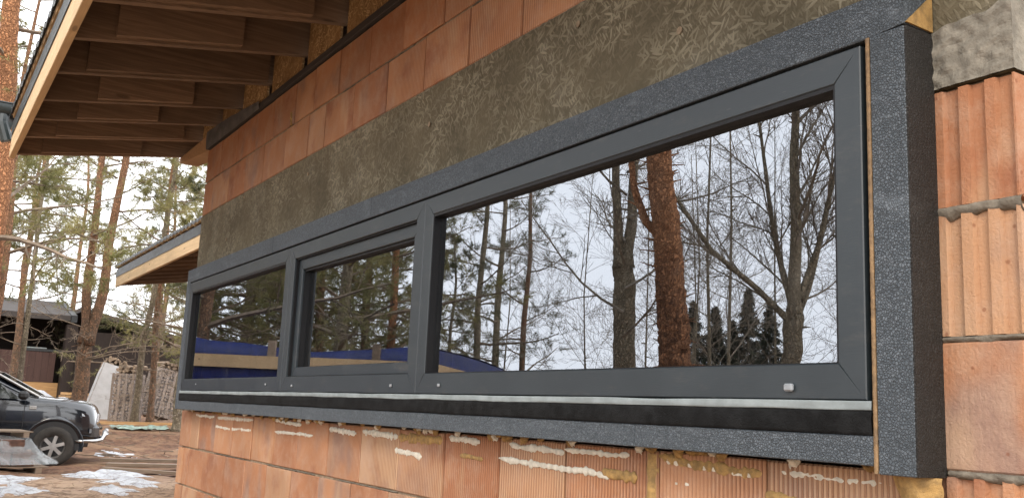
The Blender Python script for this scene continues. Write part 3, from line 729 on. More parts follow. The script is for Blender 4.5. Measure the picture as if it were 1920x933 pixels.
def place_tree(name, label, meshes, loc, rz=0, sc=1.0, mats=None, group=None, cat='tree'):
    e = empty(name, loc, rz); e.scale = (sc,)*3; tag(e, label, cat, group)
    for i, (nm, me) in enumerate(zip(('trunk', 'branches', 'crown'), meshes)):
        if me is None: continue
        o = bpy.data.objects.new(nm, me); COL.objects.link(o); o.parent = e
        if mats and mats[i]:
            if not me.materials: me.materials.append(mats[i])
            o.material_slots[0].link = 'OBJECT'; o.material_slots[0].material = mats[i]
    return e
def nm(me, mat):
    if me and not me.materials: me.materials.append(mat)
    return me
def std_pine(seed, h, zf, bl, nb, **k):
    q = random.Random(seed+99); pth = [(0,0,-.3)]+[(q.uniform(-.12,.12)*i*.3, q.uniform(-.12,.12)*i*.3, h*i/5) for i in range(1, 6)]
    a, b, c = pine_mesh(seed, pth, .12, .03, zf, bl, nb, **k); nm(c, NEED); return a, b, c
PA = std_pine(1, 10, 1.6, 2.4, 24); PB = std_pine(2, 11, 2.8, 2.8, 20); PC = std_pine(3, 8.5, 1.0, 2.2, 26); PD = std_pine(4, 11, 2.2, 2.3, 17, per=9)

# --- trees seen directly, left of the house
def off(p, base): return tuple(Vector(p)-Vector(base))
b0 = (-6.45, -.93, gz(-6.45,-.93)-.15)
pth = [off(p, b0) for p in (b0, (-6.42,-.95,1.2), (-6.37,-.97,3.19), (-6.2,-1.07,4.3), (-6.07,-1.14,5.18), (-6.0,-1.2,8.5))]
t0 = pine_mesh(21, pth, .15, .09, 3.4, 2.3, 15, per=22, ln=.11, wd=.006, dead=0); nm(t0[2], NEED)
place_tree('pine_tree', 'near pine with flaky orange trunk beside the roof gutter', t0, b0, mats=(BARKO, None, NEED))
b2 = (-19.45, 2.15, gz(-19.45,2.15)-.1)
q = random.Random(5)
tr = MB(); rough_trunk(tr, [off(p, b2) for p in (b2, (-19.4,2.13,.1), (-19.1,2.07,1.8))], .20, .17, q, 14, 20, .05, 8)
rough_trunk(tr, [off(p, b2) for p in ((-19.1,2.05,1.6),(-18.96,1.94,2.89),(-18.7,1.92,4.4),(-18.39,1.85,6.02),(-18.2,1.8,9))], .125, .06, q, 12, 24, .05, 8)
rough_trunk(tr, [off(p, b2) for p in ((-19.1,2.11,1.6),(-18.73,2.31,2.91),(-18.51,2.26,4.17),(-18.06,2.36,6.04),(-17.9,2.4,9.5))], .135, .07, q, 12, 24, .05, 8)
tw = MB(); tips = []
for k in range(26):
    z = 3.6+k*.22; an = k*2.4; yy = 1.88 if k % 2 else 2.3
    grow(tw, Vector(off((-18.6+.0*z, yy, z), b2)), Vector((math.cos(an), math.sin(an), .25)), 2.0*q.uniform(.6,1.1), .03, 0, PINE, q, tips)
for k in range(12):
    z = q.uniform(.9, 3.8); an = q.uniform(0, 6.28)
    grow(tw, Vector(off((-18.95, 2.1, z), b2)), Vector((math.cos(an)*.6, math.sin(an), .15)), q.uniform(.9,2.0), .018, 0, {'n': 3, 'min': .005, 0: (6,.5,.7,.22,-.02,6,4), 1: (4,.5,.7,.25,0,3,3), 2: (0,0,0,.2,0,2,3)}, q, [])
place_tree('forked_pine', 'forked pine with grey-brown trunk standing behind the black car', (tr.mesh('trunk', BARKP, True), tw.mesh('branches', TWIGD), nm(needles(tips, q, 13, .12, .009), NEED)), b2)
for i, (pts, r, lab) in enumerate([
    (((-22.3,4.05,-.55),(-21.6,3.95,1.9),(-21.2,4.0,3.0),(-20.5,4.1,6.6),(-20.2,4.1,9)), .10, 'slender pine leaning right in front of the firewood crates'),
    (((-22.5,4.55,-.55),(-22.1,4.35,2.4),(-21.6,4.2,4.5),(-21.3,4.2,6.9),(-21,4.2,9)), .095, 'thin brown pine between the two firewood crates, right of its neighbour')]):
    b = pts[0]; me = pine_mesh(31+i, [off(p, b) for p in pts], r, .05, 4.6, 2.2, 18, per=12, dead=8); nm(me[2], NEED)
    place_tree('pine_tree', lab, me, b, mats=(BARKG if i == 0 else BARKP, None, NEED))
pts = ((-18.15,.62,-.6),(-17.92,.6,.36),(-17.5,.55,2.4),(-17.17,.5,4.39),(-16.95,.5,6.5)); b = pts[0]
me = pine_mesh(41, [off(p, b) for p in pts], .075, .03, 3.4, 1.5, 14, per=12, dead=10); nm(me[2], NEED)
place_tree('young_pine', 'thin yellowish sapling rising behind the car windscreen', me, b, mats=(BARKG, None, NEED))
pts = ((-20.25,4.78,-.6),(-20.2,4.72,.6),(-20.1,4.9,2.5),(-19.9,5.2,6.5)); b = pts[0]
me = pine_mesh(43, [off(p, b) for p in pts], .13, .07, 2.2, 2.0, 18, per=13, dead=8); nm(me[2], NEEDD)
place_tree('pine_tree', 'leafy pine half hidden behind the lower left corner of the house', me, b, mats=(BARKG, None, NEEDD))
far = [(-30,-.6,'H',.3,1.0,'pale far pine at the extreme left edge above the dark house'),
       (-27,7.1,'F',2.9,1.1,'bushy green pine filling the gap under the main eave beside the wall'),(-31,6.3,PA,4.1,1.15,'dense far pine above the rear wing roof'),
       (-34,8.8,PB,5.2,1.1,'far pine behind the rear wing roof, nearest the wall'),(-42,4.6,PA,.9,1.3,'far pine behind the ridge of the dark house'),
       (-45,9.5,PC,2.2,1.5,'low bushy pine beyond the dark house on the right'),(-24.5,-.9,'H',3.3,1.0,'bushy pine left of the dark house reaching over the car'),
       (-13.5,-.35,'H',4.4,.8,'overhanging pine with drooping branches left of the sapling'),(-25.5,1.1,'H',2.0,1.0,'olive pine between the sapling and the left edge'),
       (-23.5,5.9,'F',3.2,1.0,'green pine crown between the rear wing roof and the main eave'),(-44,2.6,'F',5.1,1.4,'pine behind the forked trunk')]
PH = std_pine(7, 12, 4.7, 2.7, 24, per=13)
PE = std_pine(5, 9, .7, 2.6, 38, per=16, wd=.010); PF = std_pine(6, 10, 1.8, 2.7, 30, per=15, wd=.009)
far = [(x, y, {'E': PE, 'F': PF, 'H': PH}[me] if isinstance(me, str) else me, rz, sc, lab) for x, y, me, rz, sc, lab in far]
for x, y, me, rz, sc, lab in far: place_tree('pine_tree', lab, me, (x, y, gz(x, y)-.1), rz, sc, (None, None, NEED if sc < 1.2 else NEEDD), 'pines beyond the yard')

# --- trees on the camera's side, seen mirrored in the window panes
BARE = {'n': 4, 'min': .0024, 0: (12,.52,.75,.10,.05,9,6), 1: (9,.5,.7,.16,.04,6,4), 2: (8,.48,.65,.2,.04,4,3), 3: (0,0,0,.2,.03,3,3)}
def bare_mesh(seed, h, r, path=None, prm=BARE, nb=15, z0=.22, bl=.42):
    q = random.Random(seed); tr = MB(); path = path or [(0,0,-.3),(.03,.02,h*.3),(-.05,.06,h*.6),(.05,0,h)]
    rough_trunk(tr, path, r, r*.25, q, 12, 30, .05, 8); tw = MB()
    for k in range(nb):
        t = z0+(1-z0)*(k+q.random())/nb; P0 = lerp_path(path, min(.98, t)); an = k*2.4+q.uniform(-.4,.4)
        grow(tw, P0, Vector((math.cos(an), math.sin(an), q.uniform(.35,1.0))), h*bl*(1-.6*t)*q.uniform(.7,1.2), r*.34*(1-.6*t), 1, prm, q, [])
    return tr.mesh('trunk', BARKG, True), tw.mesh('branches', TWIG), None
BA = bare_mesh(51, 8, .045, nb=12); BB = bare_mesh(52, 6.5, .026, nb=17, bl=.5); BC = bare_mesh(53, 9, .05, nb=12)
gq = lambda x, y: gz(x, y)-.1
# thick orange pine
b = (-1.02, -5.70, gq(-1.02,-5.7)); q = random.Random(61); tr = MB()
rough_trunk(tr, [off(p, b) for p in (b, (-.9,-5.52,.6), (-.84,-5.44,1.3), (-.74,-5.22,2.2), (-.66,-5.03,3.1), (-.55,-4.9,4.6), (-.4,-4.7,8))], .20, .10, q, 22, 150, .09, 150)
fk = [off(p, b) for p in ((-.76,-5.25,2.2),(-.88,-5.05,2.45),(-.93,-4.9,2.85),(-1.0,-4.85,3.6))]; rough_trunk(tr, fk, .055, .03, q, 10, 16, .1, 10)
tw = MB(); tips = []
for k in range(10): grow(tw, Vector(off((-.5,-4.8,5.2+k*.25), b)), Vector((math.cos(k*2.4), math.sin(k*2.4), .3)), 1.6, .03, 0, PINE, q, tips)
place_tree('orange_pine', 'thick rough orange-red pine trunk mirrored in the large right window', (tr.mesh('trunk', BARKO, True), tw.mesh('branches', TWIGD), nm(needles(tips, q, 12, .12, .009), NEED)), b)
# twin grey trunk
b = (-3.45, -6.95, gq(-3.45,-6.95)); q = random.Random(62); tr = MB()
rough_trunk(tr, [off(p, b) for p in (b, (-3.3,-6.75,.9), (-3.15,-6.60,2.1), (-3.1,-6.54,2.5))], .165, .14, q, 16, 40, .06, 14)
rough_trunk(tr, [off(p, b) for p in ((-3.12,-6.50,2.35),(-3.05,-6.38,3.0),(-3.0,-6.28,3.8),(-2.9,-6.2,6.5))], .075, .04, q, 12, 30, .06, 12)
rough_trunk(tr, [off(p, b) for p in ((-3.08,-6.58,2.35),(-2.95,-6.55,3.0),(-2.85,-6.49,3.8),(-2.7,-6.5,6.8))], .085, .04, q, 12, 30, .06, 12)
tw = MB()
for k in range(16): grow(tw, Vector(off((-2.95,-6.45,1.4+k*.32), b)), Vector((math.cos(k*2.4), math.sin(k*2.4), .5)), q.uniform(1.2,2.4), .022, 1, BARE, q, [])
place_tree('twin_stem_tree', 'grey tree splitting into two upright stems, mirrored beside the orange pine', (tr.mesh('trunk', BARKG, True), tw.mesh('branches', TWIG), None), b)
# spreading bare tree at the right of the large window
b = (-1.5, -8.1, gq(-1.5,-8.1)); q = random.Random(63); tr = MB(); tw = MB()
rough_trunk(tr, [off(p, b) for p in (b, (-1.36,-7.86,1.0), (-1.25,-7.82,1.7))], .125, .12, q, 14, 26, .06, 10)
limbs = [(((-1.27,-7.80,1.6),(-1.5,-7.35,2.05),(-1.72,-6.85,2.45),(-2.0,-6.3,3.3),(-2.2,-6.0,4.3)), .045), (((-1.25,-7.82,1.65),(-1.1,-7.68,2.6),(-1.0,-7.55,3.6),(-.93,-7.49,4.28),(-.8,-7.4,7)), .085),
         (((-1.25,-7.84,1.62),(-1.2,-8.05,2.1),(-1.2,-8.3,2.8),(-1.1,-8.6,4.2)), .05), (((-1.24,-7.8,1.75),(-1.35,-7.7,2.3),(-1.4,-7.55,3.0),(-1.5,-7.4,4.6)), .05), (((-1.2,-7.85,1.9),(-1.0,-8.0,2.6),(-.8,-8.1,3.6),(-.6,-8.2,5)), .045)]
for pl, r in limbs:
    pl = [off(p, b) for p in pl]; rough_trunk(tr, pl, r, r*.35, q, 9, 22, .06, 6)
    for k in range(12):
        t = .15+.83*(k+q.random())/12; i = lerp_path(pl, t); dd = (lerp_path(pl, min(1, t+.1))-lerp_path(pl, t-.1)).normalized()
        grow(tw, i, dd+rv(q)*.8, q.uniform(.7,1.7), r*.3, 1, BARE, q, [])
place_tree('spreading_bare_tree', 'leafless tree with spreading limbs mirrored at the right end of the large window', (tr.mesh('trunk', BARKG, True), tw.mesh('branches', TWIG), None), b)
bare = [(-5.2,-10.2,BA,.4,1,'slim leafless tree between the twin stem and the orange pine'),(-8.4,-11.5,BB,1.4,1.15,'bushy leafless tree left of the twin-stemmed tree'),(-11,-9.6,BB,2.7,1.0,'low leafless shrub tree mirrored at the left of the large window'),
        (-2.6,-11.8,BC,5.0,.95,'leafless tree behind the orange pine, right of it'),(-.2,-12.8,BB,.9,1.2,'twiggy leafless tree behind the spreading tree'),
        (.3,-9.4,BA,4.1,.9,'leafless tree near the right edge of the large window'),(-10.5,-16,BC,1.9,1.2,'far leafless tree above the mirrored pines'),(-7.2,-9.0,BB,5.7,.95,'low twiggy tree just left of the twin stem'),(-4.4,-9.0,BB,3.1,.9,'twiggy shrub tree between the twin stem and the orange pine'),(-1.2,-10.2,BB,1.0,1.0,'twiggy shrub tree right of the spruces'),(-9.2,-13.6,BB,2.4,1.3,'wispy leafless tree between the mirrored pines'),(-2.4,-8.7,BB,4.6,.9,'wispy leafless tree just right of the orange pine'),]
for x, y, me, rz, sc, lab in bare: place_tree('bare_tree', lab, me, (x, y, gq(x, y)), rz, sc, None, 'leafless trees facing the window')
rp = [((-14.2,-10.75),PD,.5,.95,BARKG,NEEDD,'slim pine mirrored near the left edge of the large window'),((-15.3,-12.9),PD,1.9,.9,BARKP,NEEDD,'thin red-brown pine second from the left in the large window'),
      ((-11.6,-7.1),PA,3.0,.95,BARKO,NEED,'orange pine mirrored at the right of the middle window'),((-9.3,-4.98),PF,4.2,1.1,BARKG,NEED,'thick grey-brown pine mirrored at the left of the middle window'),
      ((-7.5,-2.12),PB,5.0,.9,BARKP,NEED,'dark pine trunk mirrored at the left edge of the leftmost window'),((-13.5,-4.6),PE,.8,1.15,BARKG,NEED,'dense pine mirrored in the leftmost window'),
      ((-16.5,-5.6),PE,2.6,1.1,BARKP,NEED,'dense pine further back in the leftmost window'),((-15.5,-8.2),PE,3.9,1.2,BARKP,NEED,'dense pine behind the orange one in the middle window'),
      ((-20,-6.6),PF,5.5,1.15,BARKG,NEED,'far pine between the leftmost and middle window images'),
      ((-12.6,-5.9),PF,.6,.95,BARKP,NEED,'dense pine between the two trunks of the middle window'),((-11.6,-3.25),PE,1.1,.9,BARKG,NEED,'dense low pine mirrored in the right half of the leftmost window'),((-18.2,-8.8),PE,2.0,1.2,BARKP,NEED,'far dense pine at the right edge of the middle window'),
      ((-14.2,-6.4),PE,5.0,1.0,BARKG,NEED,'dense olive pine behind the left trunk of the middle window'),((-15.2,-3.9),PE,3.4,1.0,BARKP,NEED,'dense olive pine further back in the left half of the leftmost window'),
      ((-21,-15.5),PD,2.1,1.2,BARKG,NEEDD,'far sparse pine in the large window, left of centre'),((-12.2,-8.9),PF,.1,.55,BARKG,NEEDD,'low dark pine at the left edge of the large window')]
for (x, y), me, rz, sc, bk, nd, lab in rp: place_tree('pine_tree', lab, me, (x, y, gq(x, y)), rz, sc, (bk, None, nd), 'pines facing the window')
# distant spruces
def spruce_mesh(seed, h=9):
    q = random.Random(seed); tr = MB().tube([(0,0,-.3),(0,0,h*.95)], [.14,.01], 8); tw = MB(); tips = []
    for k in range(300):
        t = q.random()**.8; z = .4+(h-.5)*t; L = (1-t)**.9*h*.27*q.uniform(.5,1.15)+.1; an = q.uniform(0, 6.28); d = Vector((math.cos(an), math.sin(an), -.25))
        tw.tube([(0,0,z), tuple(Vector((0,0,z))+d*L)], [.02,.006], 3, False)
        for s in range(int(4+L*6)): tips.append((Vector((0,0,z))+d*L*q.uniform(.25,1)+rv(q)*.12, (d+rv(q)*.5).normalized()))
    return tr.mesh('trunk', BARKG), tw.mesh('branches', TWIG), nm(needles(tips, q, 9, .26, .05, .4), SPRU)
SA = spruce_mesh(71, 10); SB = spruce_mesh(72, 8.5)
for i, (x, y, me, sc, lab) in enumerate([(-38,-40.4,SA,.84,'dark spruce just right of the orange pine in the mirror image'),(-37.3,-41.6,SB,.95,'second dark spruce in the mirrored row, slightly lower'),(-36.8,-42.6,SB,.85,'lowest dark spruce in the middle of the mirrored row'),
        (-36.2,-43.4,SA,.93,'tallest dark spruce of the mirrored row'),(-35.5,-44.6,SA,.85,'dark spruce at the right end of the mirrored row'),(-32.5,-50,SB,.9,'small far spruce at the right edge of the large window')]):
    place_tree('spruce_tree', lab, me, (x, y, gq(x, y)), i*1.3, sc, None, 'distant spruces facing the window')

# a far-off wood closing the horizon on the camera's side
q = random.Random(77); tips = []
for k in range(230):
    a = R(q.uniform(150, 395)); d = q.uniform(150, 235); x, y = d*math.cos(a), d*math.sin(a)-10; h = q.uniform(4.5, 8.5)
    for j in range(46):
        t = q.random()**.7; L = (1-t)*h*.2+.15; an = q.uniform(0, 6.28)
        tips.append((Vector((x+L*math.cos(an)*q.random()**.5, y+L*math.sin(an)*q.random()**.5, gz(x, y)+h*t)), Vector((math.cos(an), math.sin(an), -.3)).normalized()))
fw = bpy.data.objects.new('far_wood', nm(needles(tips, q, 7, .95, .3, .4), SPRU)); COL.objects.link(fw); tag(fw, 'far-off dark wood along the horizon opposite the house', 'wood', kind='stuff')

# ------------------------------------------------------------------ tarpaulin-covered timber stack (mirrored in the left panes)
ts = empty('tarpaulin_stack', (-5.5, -3.1, -1.05)); tag(ts, 'timber stack under a bright blue tarpaulin, mirrored in the left windows', 'timber stack')
A = Vector((-6.45,-1.75,0)); B = Vector((-4.70,-4.45,0)); ax = (B-A).normalized(); ay = Vector((ax.y, -ax.x, 0)); 
ay = Vector((-.5, -.866, 0))
LN = (B-A).length; o0 = Vector((-5.5,-3.1,-1.05))
def tl(s, d, z): return A+ax*s+ay*d+Vector((0,0,z))-o0
m = MB()
def tarp(u, v):
    s = LN*u; k = v*4
    sag = .05*math.sin(u*9)+.03*mnoise.noise((u*7, v*6, 2))
    if k < 1: d, z = -.03+.03*mnoise.noise((u*9, v*9, 0)), -.6+1.70*k
    elif k < 3: d, z = (k-1)/2*2.2, 1.10+.03*math.sin((k-1)/2*math.pi)-.16*(k-1)/2+sag*.5
    else: d, z = 2.23, .94-1.54*(k-3)
    return tl(s, d, z-(.10*(1-abs(2*u-1))**.5-.06 if 1 <= k <= 3 else 0))
m.grid(tarp, 40, 40); m.grid(lambda u, v: tl(LN, 2.2*u, -.6+(1.75-.16*u+.03*math.sin(u*math.pi))*v), 12, 8); m.grid(lambda u, v: tl(0, 2.2*u, -.6+(1.75-.16*u+.03*math.sin(u*math.pi))*v), 12, 8)
m.build('tarpaulin', TARPB, ts, True)
for (d, z, h) in ((-.06,.86,.085),): 
    pr = MB(); pr.obox(tl(LN*.5, d-.02, z), ax, ay, (0,0,1), LN*.52, .02, h); pr.build('holding_plank', FASC, ts)
pr = MB(); pr.obox(tl(LN+.05, 1.1, .79), ay+Vector((0,0,-.073)), ax, (0,0,1), 1.2, .02, .085); pr.build('holding_plank', FASC, ts)
for s in (.35, .78): MB().obox(tl(LN*s, -.05, 1.03), ax, ay, (0,0,1), .05, .015, .13).build('cleat', OLDW, ts)
m = MB()
for k in range(4): m.obox(tl(LN*.5, .3+k*.5, -.10), ax, ay, (0,0,1), LN*.47, .16, .90)
m.build('timber', OLDW, ts)

# ------------------------------------------------------------------ black off-road car
def car():
    hd = Vector((.20, 1, 0)).normalized(); ang = math.atan2(hd.y, hd.x)
    e = empty('parked_car', (-14.75, 1.13, -1.09), ang); tag(e, 'black off-road car with chrome front bar parked behind the film-wrapped pallet', 'car')
    WB = 2.75
    # stations: x, half width, sill z, belt z, top z, top half width
    st = [(-3.78,.70,.62,1.0,1.62,.62),(-3.70,.88,.50,1.22,1.88,.66),(-2.9,.92,.48,1.26,1.86,.70),(-1.9,.93,.46,1.25,1.86,.70),(-1.45,.93,.46,1.24,1.82,.70),(-1.2,.93,.46,1.24,1.73,.69),(-.6,.93,.47,1.25,1.43,.71),(-.38,.93,.47,1.25,1.325,.74),
          (0,.94,.50,1.24,1.315,.76),(.4,.93,.52,1.19,1.295,.76),(.64,.90,.52,1.12,1.255,.73),(.80,.84,.50,1.02,1.18,.67),(.88,.74,.48,.82,1.02,.56)]
    fx = lambda x: x if x < .3 else .3+(x-.3)*.74
    st = [(fx(a[0]),)+a[1:] for a in st]
    m = MB(); n = len(st)
    for x, wd, zs, zb, zt, wt in st:
        half = [(0,zs-.02),(wd*.7,zs-.02),(wd*.97,zs+.02),(wd,zs+.22),(wd*1.005,(zs+zb)/2+.1),(wd*.985,zb),(wt+.02,zb+(zt-zb)*.8),(wt*.82,zt)]
        pts = half+[(0,zt+.012)]+[(-a,b) for a, b in reversed(half[1:])]
        for a, b in pts: m.v.append((x, a, b))
    k = len(pts)
    for i in range(n-1):
        for j in range(k): m.f.append((i*k+j, i*k+(j+1) % k, (i+1)*k+(j+1) % k, (i+1)*k+j))
    m.f.append(tuple(range(k))); m.f.append(tuple((n-1)*k+j for j in range(k))[::-1])
    body = m.build('body', PAINT, e, True)
    mod = body.modifiers.new('s', 'SUBSURF'); mod.levels = mod.render_levels = 2
    for sx in (0, -WB):
        for sy in (-1, 1):
            m = MB(); N = 20
            m.add([(sx+.47*math.cos(a), sy*.945, .40+.47*math.sin(a)) for a in [math.pi*i/N for i in range(N+1)]]+[(sx+.47, sy*.945, .32),(sx-.47, sy*.945, .32)][::-1]+[], [tuple(range(N+3))]); m.build('arch_liner', BLACKP, e)
            m = MB(); m.grid(lambda u, v: (sx+(.46+.09*math.sin(v*math.pi))*math.cos(math.pi*(u*1.12-.06)), sy*(.925+.055*math.sin(v*math.pi*.9+.3)+0), .40+(.46+.12*v)*math.sin(math.pi*(u*1.12-.06))), 24, 6)
            m.build('wheel_flare', PAINT, e, True)
            wh = empty('wheel'); wh.parent = e; wh.location = (sx, sy*.88, .385)
            m = MB(); pr = [(.22,-.11),(.235,-.125),(.32,-.13),(.368,-.115),(.383,-.08),(.385,0),(.383,.08),(.368,.115),(.32,.13),(.235,.125),(.22,.11)]
            m.grid(lambda u, v: (lambda P: (P[0]*math.cos(2*math.pi*u), P[1], P[0]*math.sin(2*math.pi*u)))(pr[min(10, int(round(v*10)))]), 40, 10); m.build('tyre', TYRE, wh, True)
            m = MB(); m.grid(lambda u, v: ((.225-.03*v)*math.cos(2*math.pi*u), sy*(.118-.05*v), (.225-.03*v)*math.sin(2*math.pi*u)), 40, 2)
            for s5 in range(6):
                a = s5*math.pi/3+.3; c = Vector((math.cos(a)*.125, sy*.095, math.sin(a)*.125)); m.obox(c, (math.cos(a),0,math.sin(a)), (-math.sin(a),0,math.cos(a)), (0,1,0), .085, .032, .014)
            m.tube([(0,sy*.06,0),(0,sy*.115,0)], .06, 14); m.build('rim', ALLOY, wh)
            m = MB().tube([(0,sy*.0,0),(0,sy*.05,0)], .21, 20); m.build('brake_disc', BLACKP, wh)
    # glazing, doors, mirror
    for sy in (-1, 1):
        m = MB().add([(-.66,sy*.937,1.27),(-1.62,sy*.937,1.27),(-1.62,sy*.79,1.74),(-1.32,sy*.79,1.74)], [(0,1,2,3)]); m.build('side_window', CGLASS, e)
        m = MB().add([(-1.70,sy*.937,1.27),(-2.65,sy*.937,1.27),(-2.6,sy*.79,1.75),(-1.70,sy*.79,1.75)], [(0,1,2,3)]); m.build('side_window', CGLASS, e)
        m = MB().cbox(-.70, -.52, min(sy*.95, sy*1.16), max(sy*.95, sy*1.16), 1.26, 1.43, .05); m.build('wing_mirror', BLACKP, e)
        MB().box(-.585, -.577, min(sy*.925, sy*.947), max(sy*.925, sy*.947), .56, 1.25).build('door_gap', BLACKP, e)
        MB().cbox(-.50, -.37, min(sy*.930, sy*.952), max(sy*.930, sy*.952), 1.08, 1.15, .008).build('side_vent', ALLOY, e)
        m = MB(); m.grid(lambda u, v: (fx(.50+.33*u-.03*v)+.012, sy*((.915-.27*u**1.6)-.045*v+.012), .985-.02*u+(.135-.03*u)*v), 10, 5); m.build('headlight', LAMP, e, True); m2 = MB(); m2.grid(lambda u, v: (fx(.47+.37*u-.03*v)+.006, sy*((.92-.275*u**1.6)-.05*v+.006), .955-.02*u+(.195-.04*u)*v), 10, 5); m2.build('headlight_housing', BLACKP, e, True)
        m = MB(); m.grid(lambda u, v: (fx(.74+.13*u), sy*(.90-.22*u)+sy*.01, .66+.085*v), 5, 3); m.build('fog_lamp', LAMP, e, True)
        MB().tube([(-3.55, sy*.66, 1.9), (-1.7, sy*.66, 1.9)], .02, 6).build('roof_rail', ALLOY, e)
        m = MB().tube([(fx(a), b, c) for a, b, c in ((.42,sy*.95,.50),(.66,sy*.94,.50),(.90,sy*.84,.51),(1.05,sy*.70,.53),(1.10,sy*.66,.62),(1.10,sy*.60,.70))], .038, 10); m.build('chrome_bar', CHROME, e, True)
    m = MB().add([(-.40,-.72,1.33),(-.40,.72,1.33),(-1.22,.64,1.76),(-1.22,-.64,1.76)], [(0,1,2,3)]); m.v = [(x+.02, y, z+.03) for x, y, z in m.v]; m.build('windscreen', CGLASS, e)
    for sy in (-1, 1): MB().tube([(-.36,sy*.79,1.33),(-1.2,sy*.71,1.765),(-1.5,sy*.70,1.84)], .028, 6).build('windscreen_pillar', ALLOY, e)
    MB().cbox(.55, .80, -.82, .82, .50, .84, .08).build('bumper', PAINT, e)
    MB().cbox(.62, .75, -.42, .42, .84, 1.04, .03).build('grille', CHROME, e)
    MB().tube([(.89,-.66,.62),(.93,0,.62),(.89,.66,.62)], .033, 10).build('chrome_bar', CHROME, e, True)
    return e
car()

# ------------------------------------------------------------------ film-wrapped pallet in front of the car
PAVER = m_plain('dark_red_paver', (.11,.055,.038), .9, 14, .5, .004)
pw = empty('wrapped_pallet', (-12.2, -.30, -1.07), R(4)); tag(pw, 'pallet of blocks draped in clear plastic film with a bare pallet on top', 'pallet')
q = random.Random(8)
for i in range(3):
    for j in range(4): MB().cbox(-.53+.36*i, -.19+.36*i, -.80+.375*j, -.44+.375*j, .13, .35, .01).build('stacked_block', PAVER, pw)
for i in range(3):
    for j in range(3): MB().cbox(-.50+.35*i, -.17+.35*i, -.60+.37*j, -.24+.37*j, .355, .575, .01).build('stacked_block', PAVER, pw)
for j in range(3): MB().box(-.58, .58, -.95+.83*j, -.85+.83*j, 0, .10).build('pallet_runner', OLDW, pw)
for j in range(7): MB().box(-.58+.17*j, -.46+.17*j, -.96, .92, .101, .122).build('pallet_slat', OLDW, pw)
m = MB()
def film(u, v):
    a = u*2*math.pi; cx, sx = math.cos(a), math.sin(a)
    k = v; rx = .44+.34*k**1.5; ry = .62+.50*k**1.5
    e = .55; X = rx*math.copysign(abs(cx)**e, cx); Y = ry*math.copysign(abs(sx)**e, sx)
    fold = .075*math.sin(u*70+5*mnoise.noise((u*9, v*2, 0)))*k*k+.09*mnoise.noise((cx*3.5, sx*3.5, v*4))
    z = .605-.02*(1-k)-.44*max(0, (k-.30)/.70)+.03*mnoise.noise((cx*2.5, sx*2.5, v*4))
    s = 1 if k > .3 else k/.3
    return (X*(s+fold), Y*(s+fold)-.05, z)
m.grid(film, 160, 26); m.build('plastic_film', m_wrap('draped_film', .12, (.55,.585,.60)), pw, True)
tp = empty('bare_pallet', (-12.2, -.30, -.46), R(7)); tag(tp, 'small weathered wooden pallet lying on top of the film-wrapped blocks', 'pallet')
for j in range(3): MB().box(-.48, .48, -.55+.5*j, -.46+.5*j, 0, .085).build('pallet_runner', OLDW, tp)
for j in range(6): MB().box(-.48+.17*j, -.37+.17*j, -.60, .60, .086, .106).build('pallet_slat', OLDW, tp)

# ------------------------------------------------------------------ firewood crates
def crate(loc, rz, lean, W, D, H, label, wrap, seed):
    q = random.Random(seed); e = empty('firewood_crate', loc, rz); e.rotation_euler = (lean[0], lean[1], rz); tag(e, label, 'firewood crate', 'firewood crates by the dark house')
    for sx in (-1, 1):
        for k in range(4):
            y = -D/2+D*k/3; MB().box(sx*(W/2)-.011, sx*(W/2)+.011, y-.035, y+.035, 0, H).build('crate_slat', OLDW, e)
        for z in (.06, H*.5, H-.06): MB().box(sx*(W/2+.02)-.008, sx*(W/2+.02)+.008, -D/2, D/2, z-.03, z+.03).build('crate_rail', OLDW, e)
    for sy in (-1, 1):
        for k in range(4):
            x = -W/2+W*k/3; MB().box(x-.035, x+.035, sy*(D/2+.012)-.008, sy*(D/2+.012)+.008, 0, H).build('crate_slat', OLDW, e)
    m = MB(); rows = int(H/.1)
    for r in range(rows+2):
        for c in range(7):
            x = -W/2+.06+(W-.12)*c/6+q.uniform(-.02,.02); z = .06+r*.1+q.uniform(-.02,.02); rr = q.uniform(.045,.062); a0 = q.uniform(0,6.28); n = q.choice((3,4,4,5))
            if r >= rows: x += q.uniform(-.05,.05); z += q.uniform(0,.03)
            dy = q.uniform(-.04,.04); dxx = q.uniform(-.02,.02) if r < rows else q.uniform(-.15,.15)
            pr = [(x+rr*math.cos(a0+2*math.pi*i/n), -D/2+.03+dy, z+rr*math.sin(a0+2*math.pi*i/n)) for i in range(n)]; m.prism(pr, (0,0,0), (dxx, D-.06, q.uniform(-.02,.02)))
    o = m.build('firewood', LOGM, e); o['kind'] = 'stuff'
    g = .035; m = MB()
    if wrap == 'white': m.add([(-W/2-g,-D/2-g,.0),(W/2+g,-D/2-g,0),(W/2+g,-D/2-g,H*.98),(-W/2-g,-D/2-g,H*.98),(W/2+g,D/2+g,0),(W/2+g,D/2+g,H*.8),(-W/2-g,D/2+g,0),(-W/2-g,D/2+g,H*.8)], [(0,1,2,3),(1,4,5,2),(4,6,7,5),(6,0,3,7)]); m.build('white_film', WRAPW, e)
    else: m.add([(-W/2-g,-D/2-g,.0),(W/2+g,-D/2-g,0),(W/2+g,-D/2-g,H),(-W/2-g,-D/2-g,H),(W/2+g,D/2+g,0),(W/2+g,D/2+g,H),(-W/2-g,D/2+g,0),(-W/2-g,D/2+g,H)], [(0,1,2,3),(1,4,5,2),(4,6,7,5),(6,0,3,7)]); m.build('net_wrap', NETF, e)
    return e
crate((-23.3,3.98,-.52), R(52), (0,0), .62, .62, 1.50, 'upright net-wrapped firewood crate at the front of the group', 'net', 1)
crate((-25.0,3.42,-.42), R(84), (R(-3),R(15)), .70, .9, 1.72, 'leaning firewood crate wrapped in white film behind the upright one', 'white', 2)
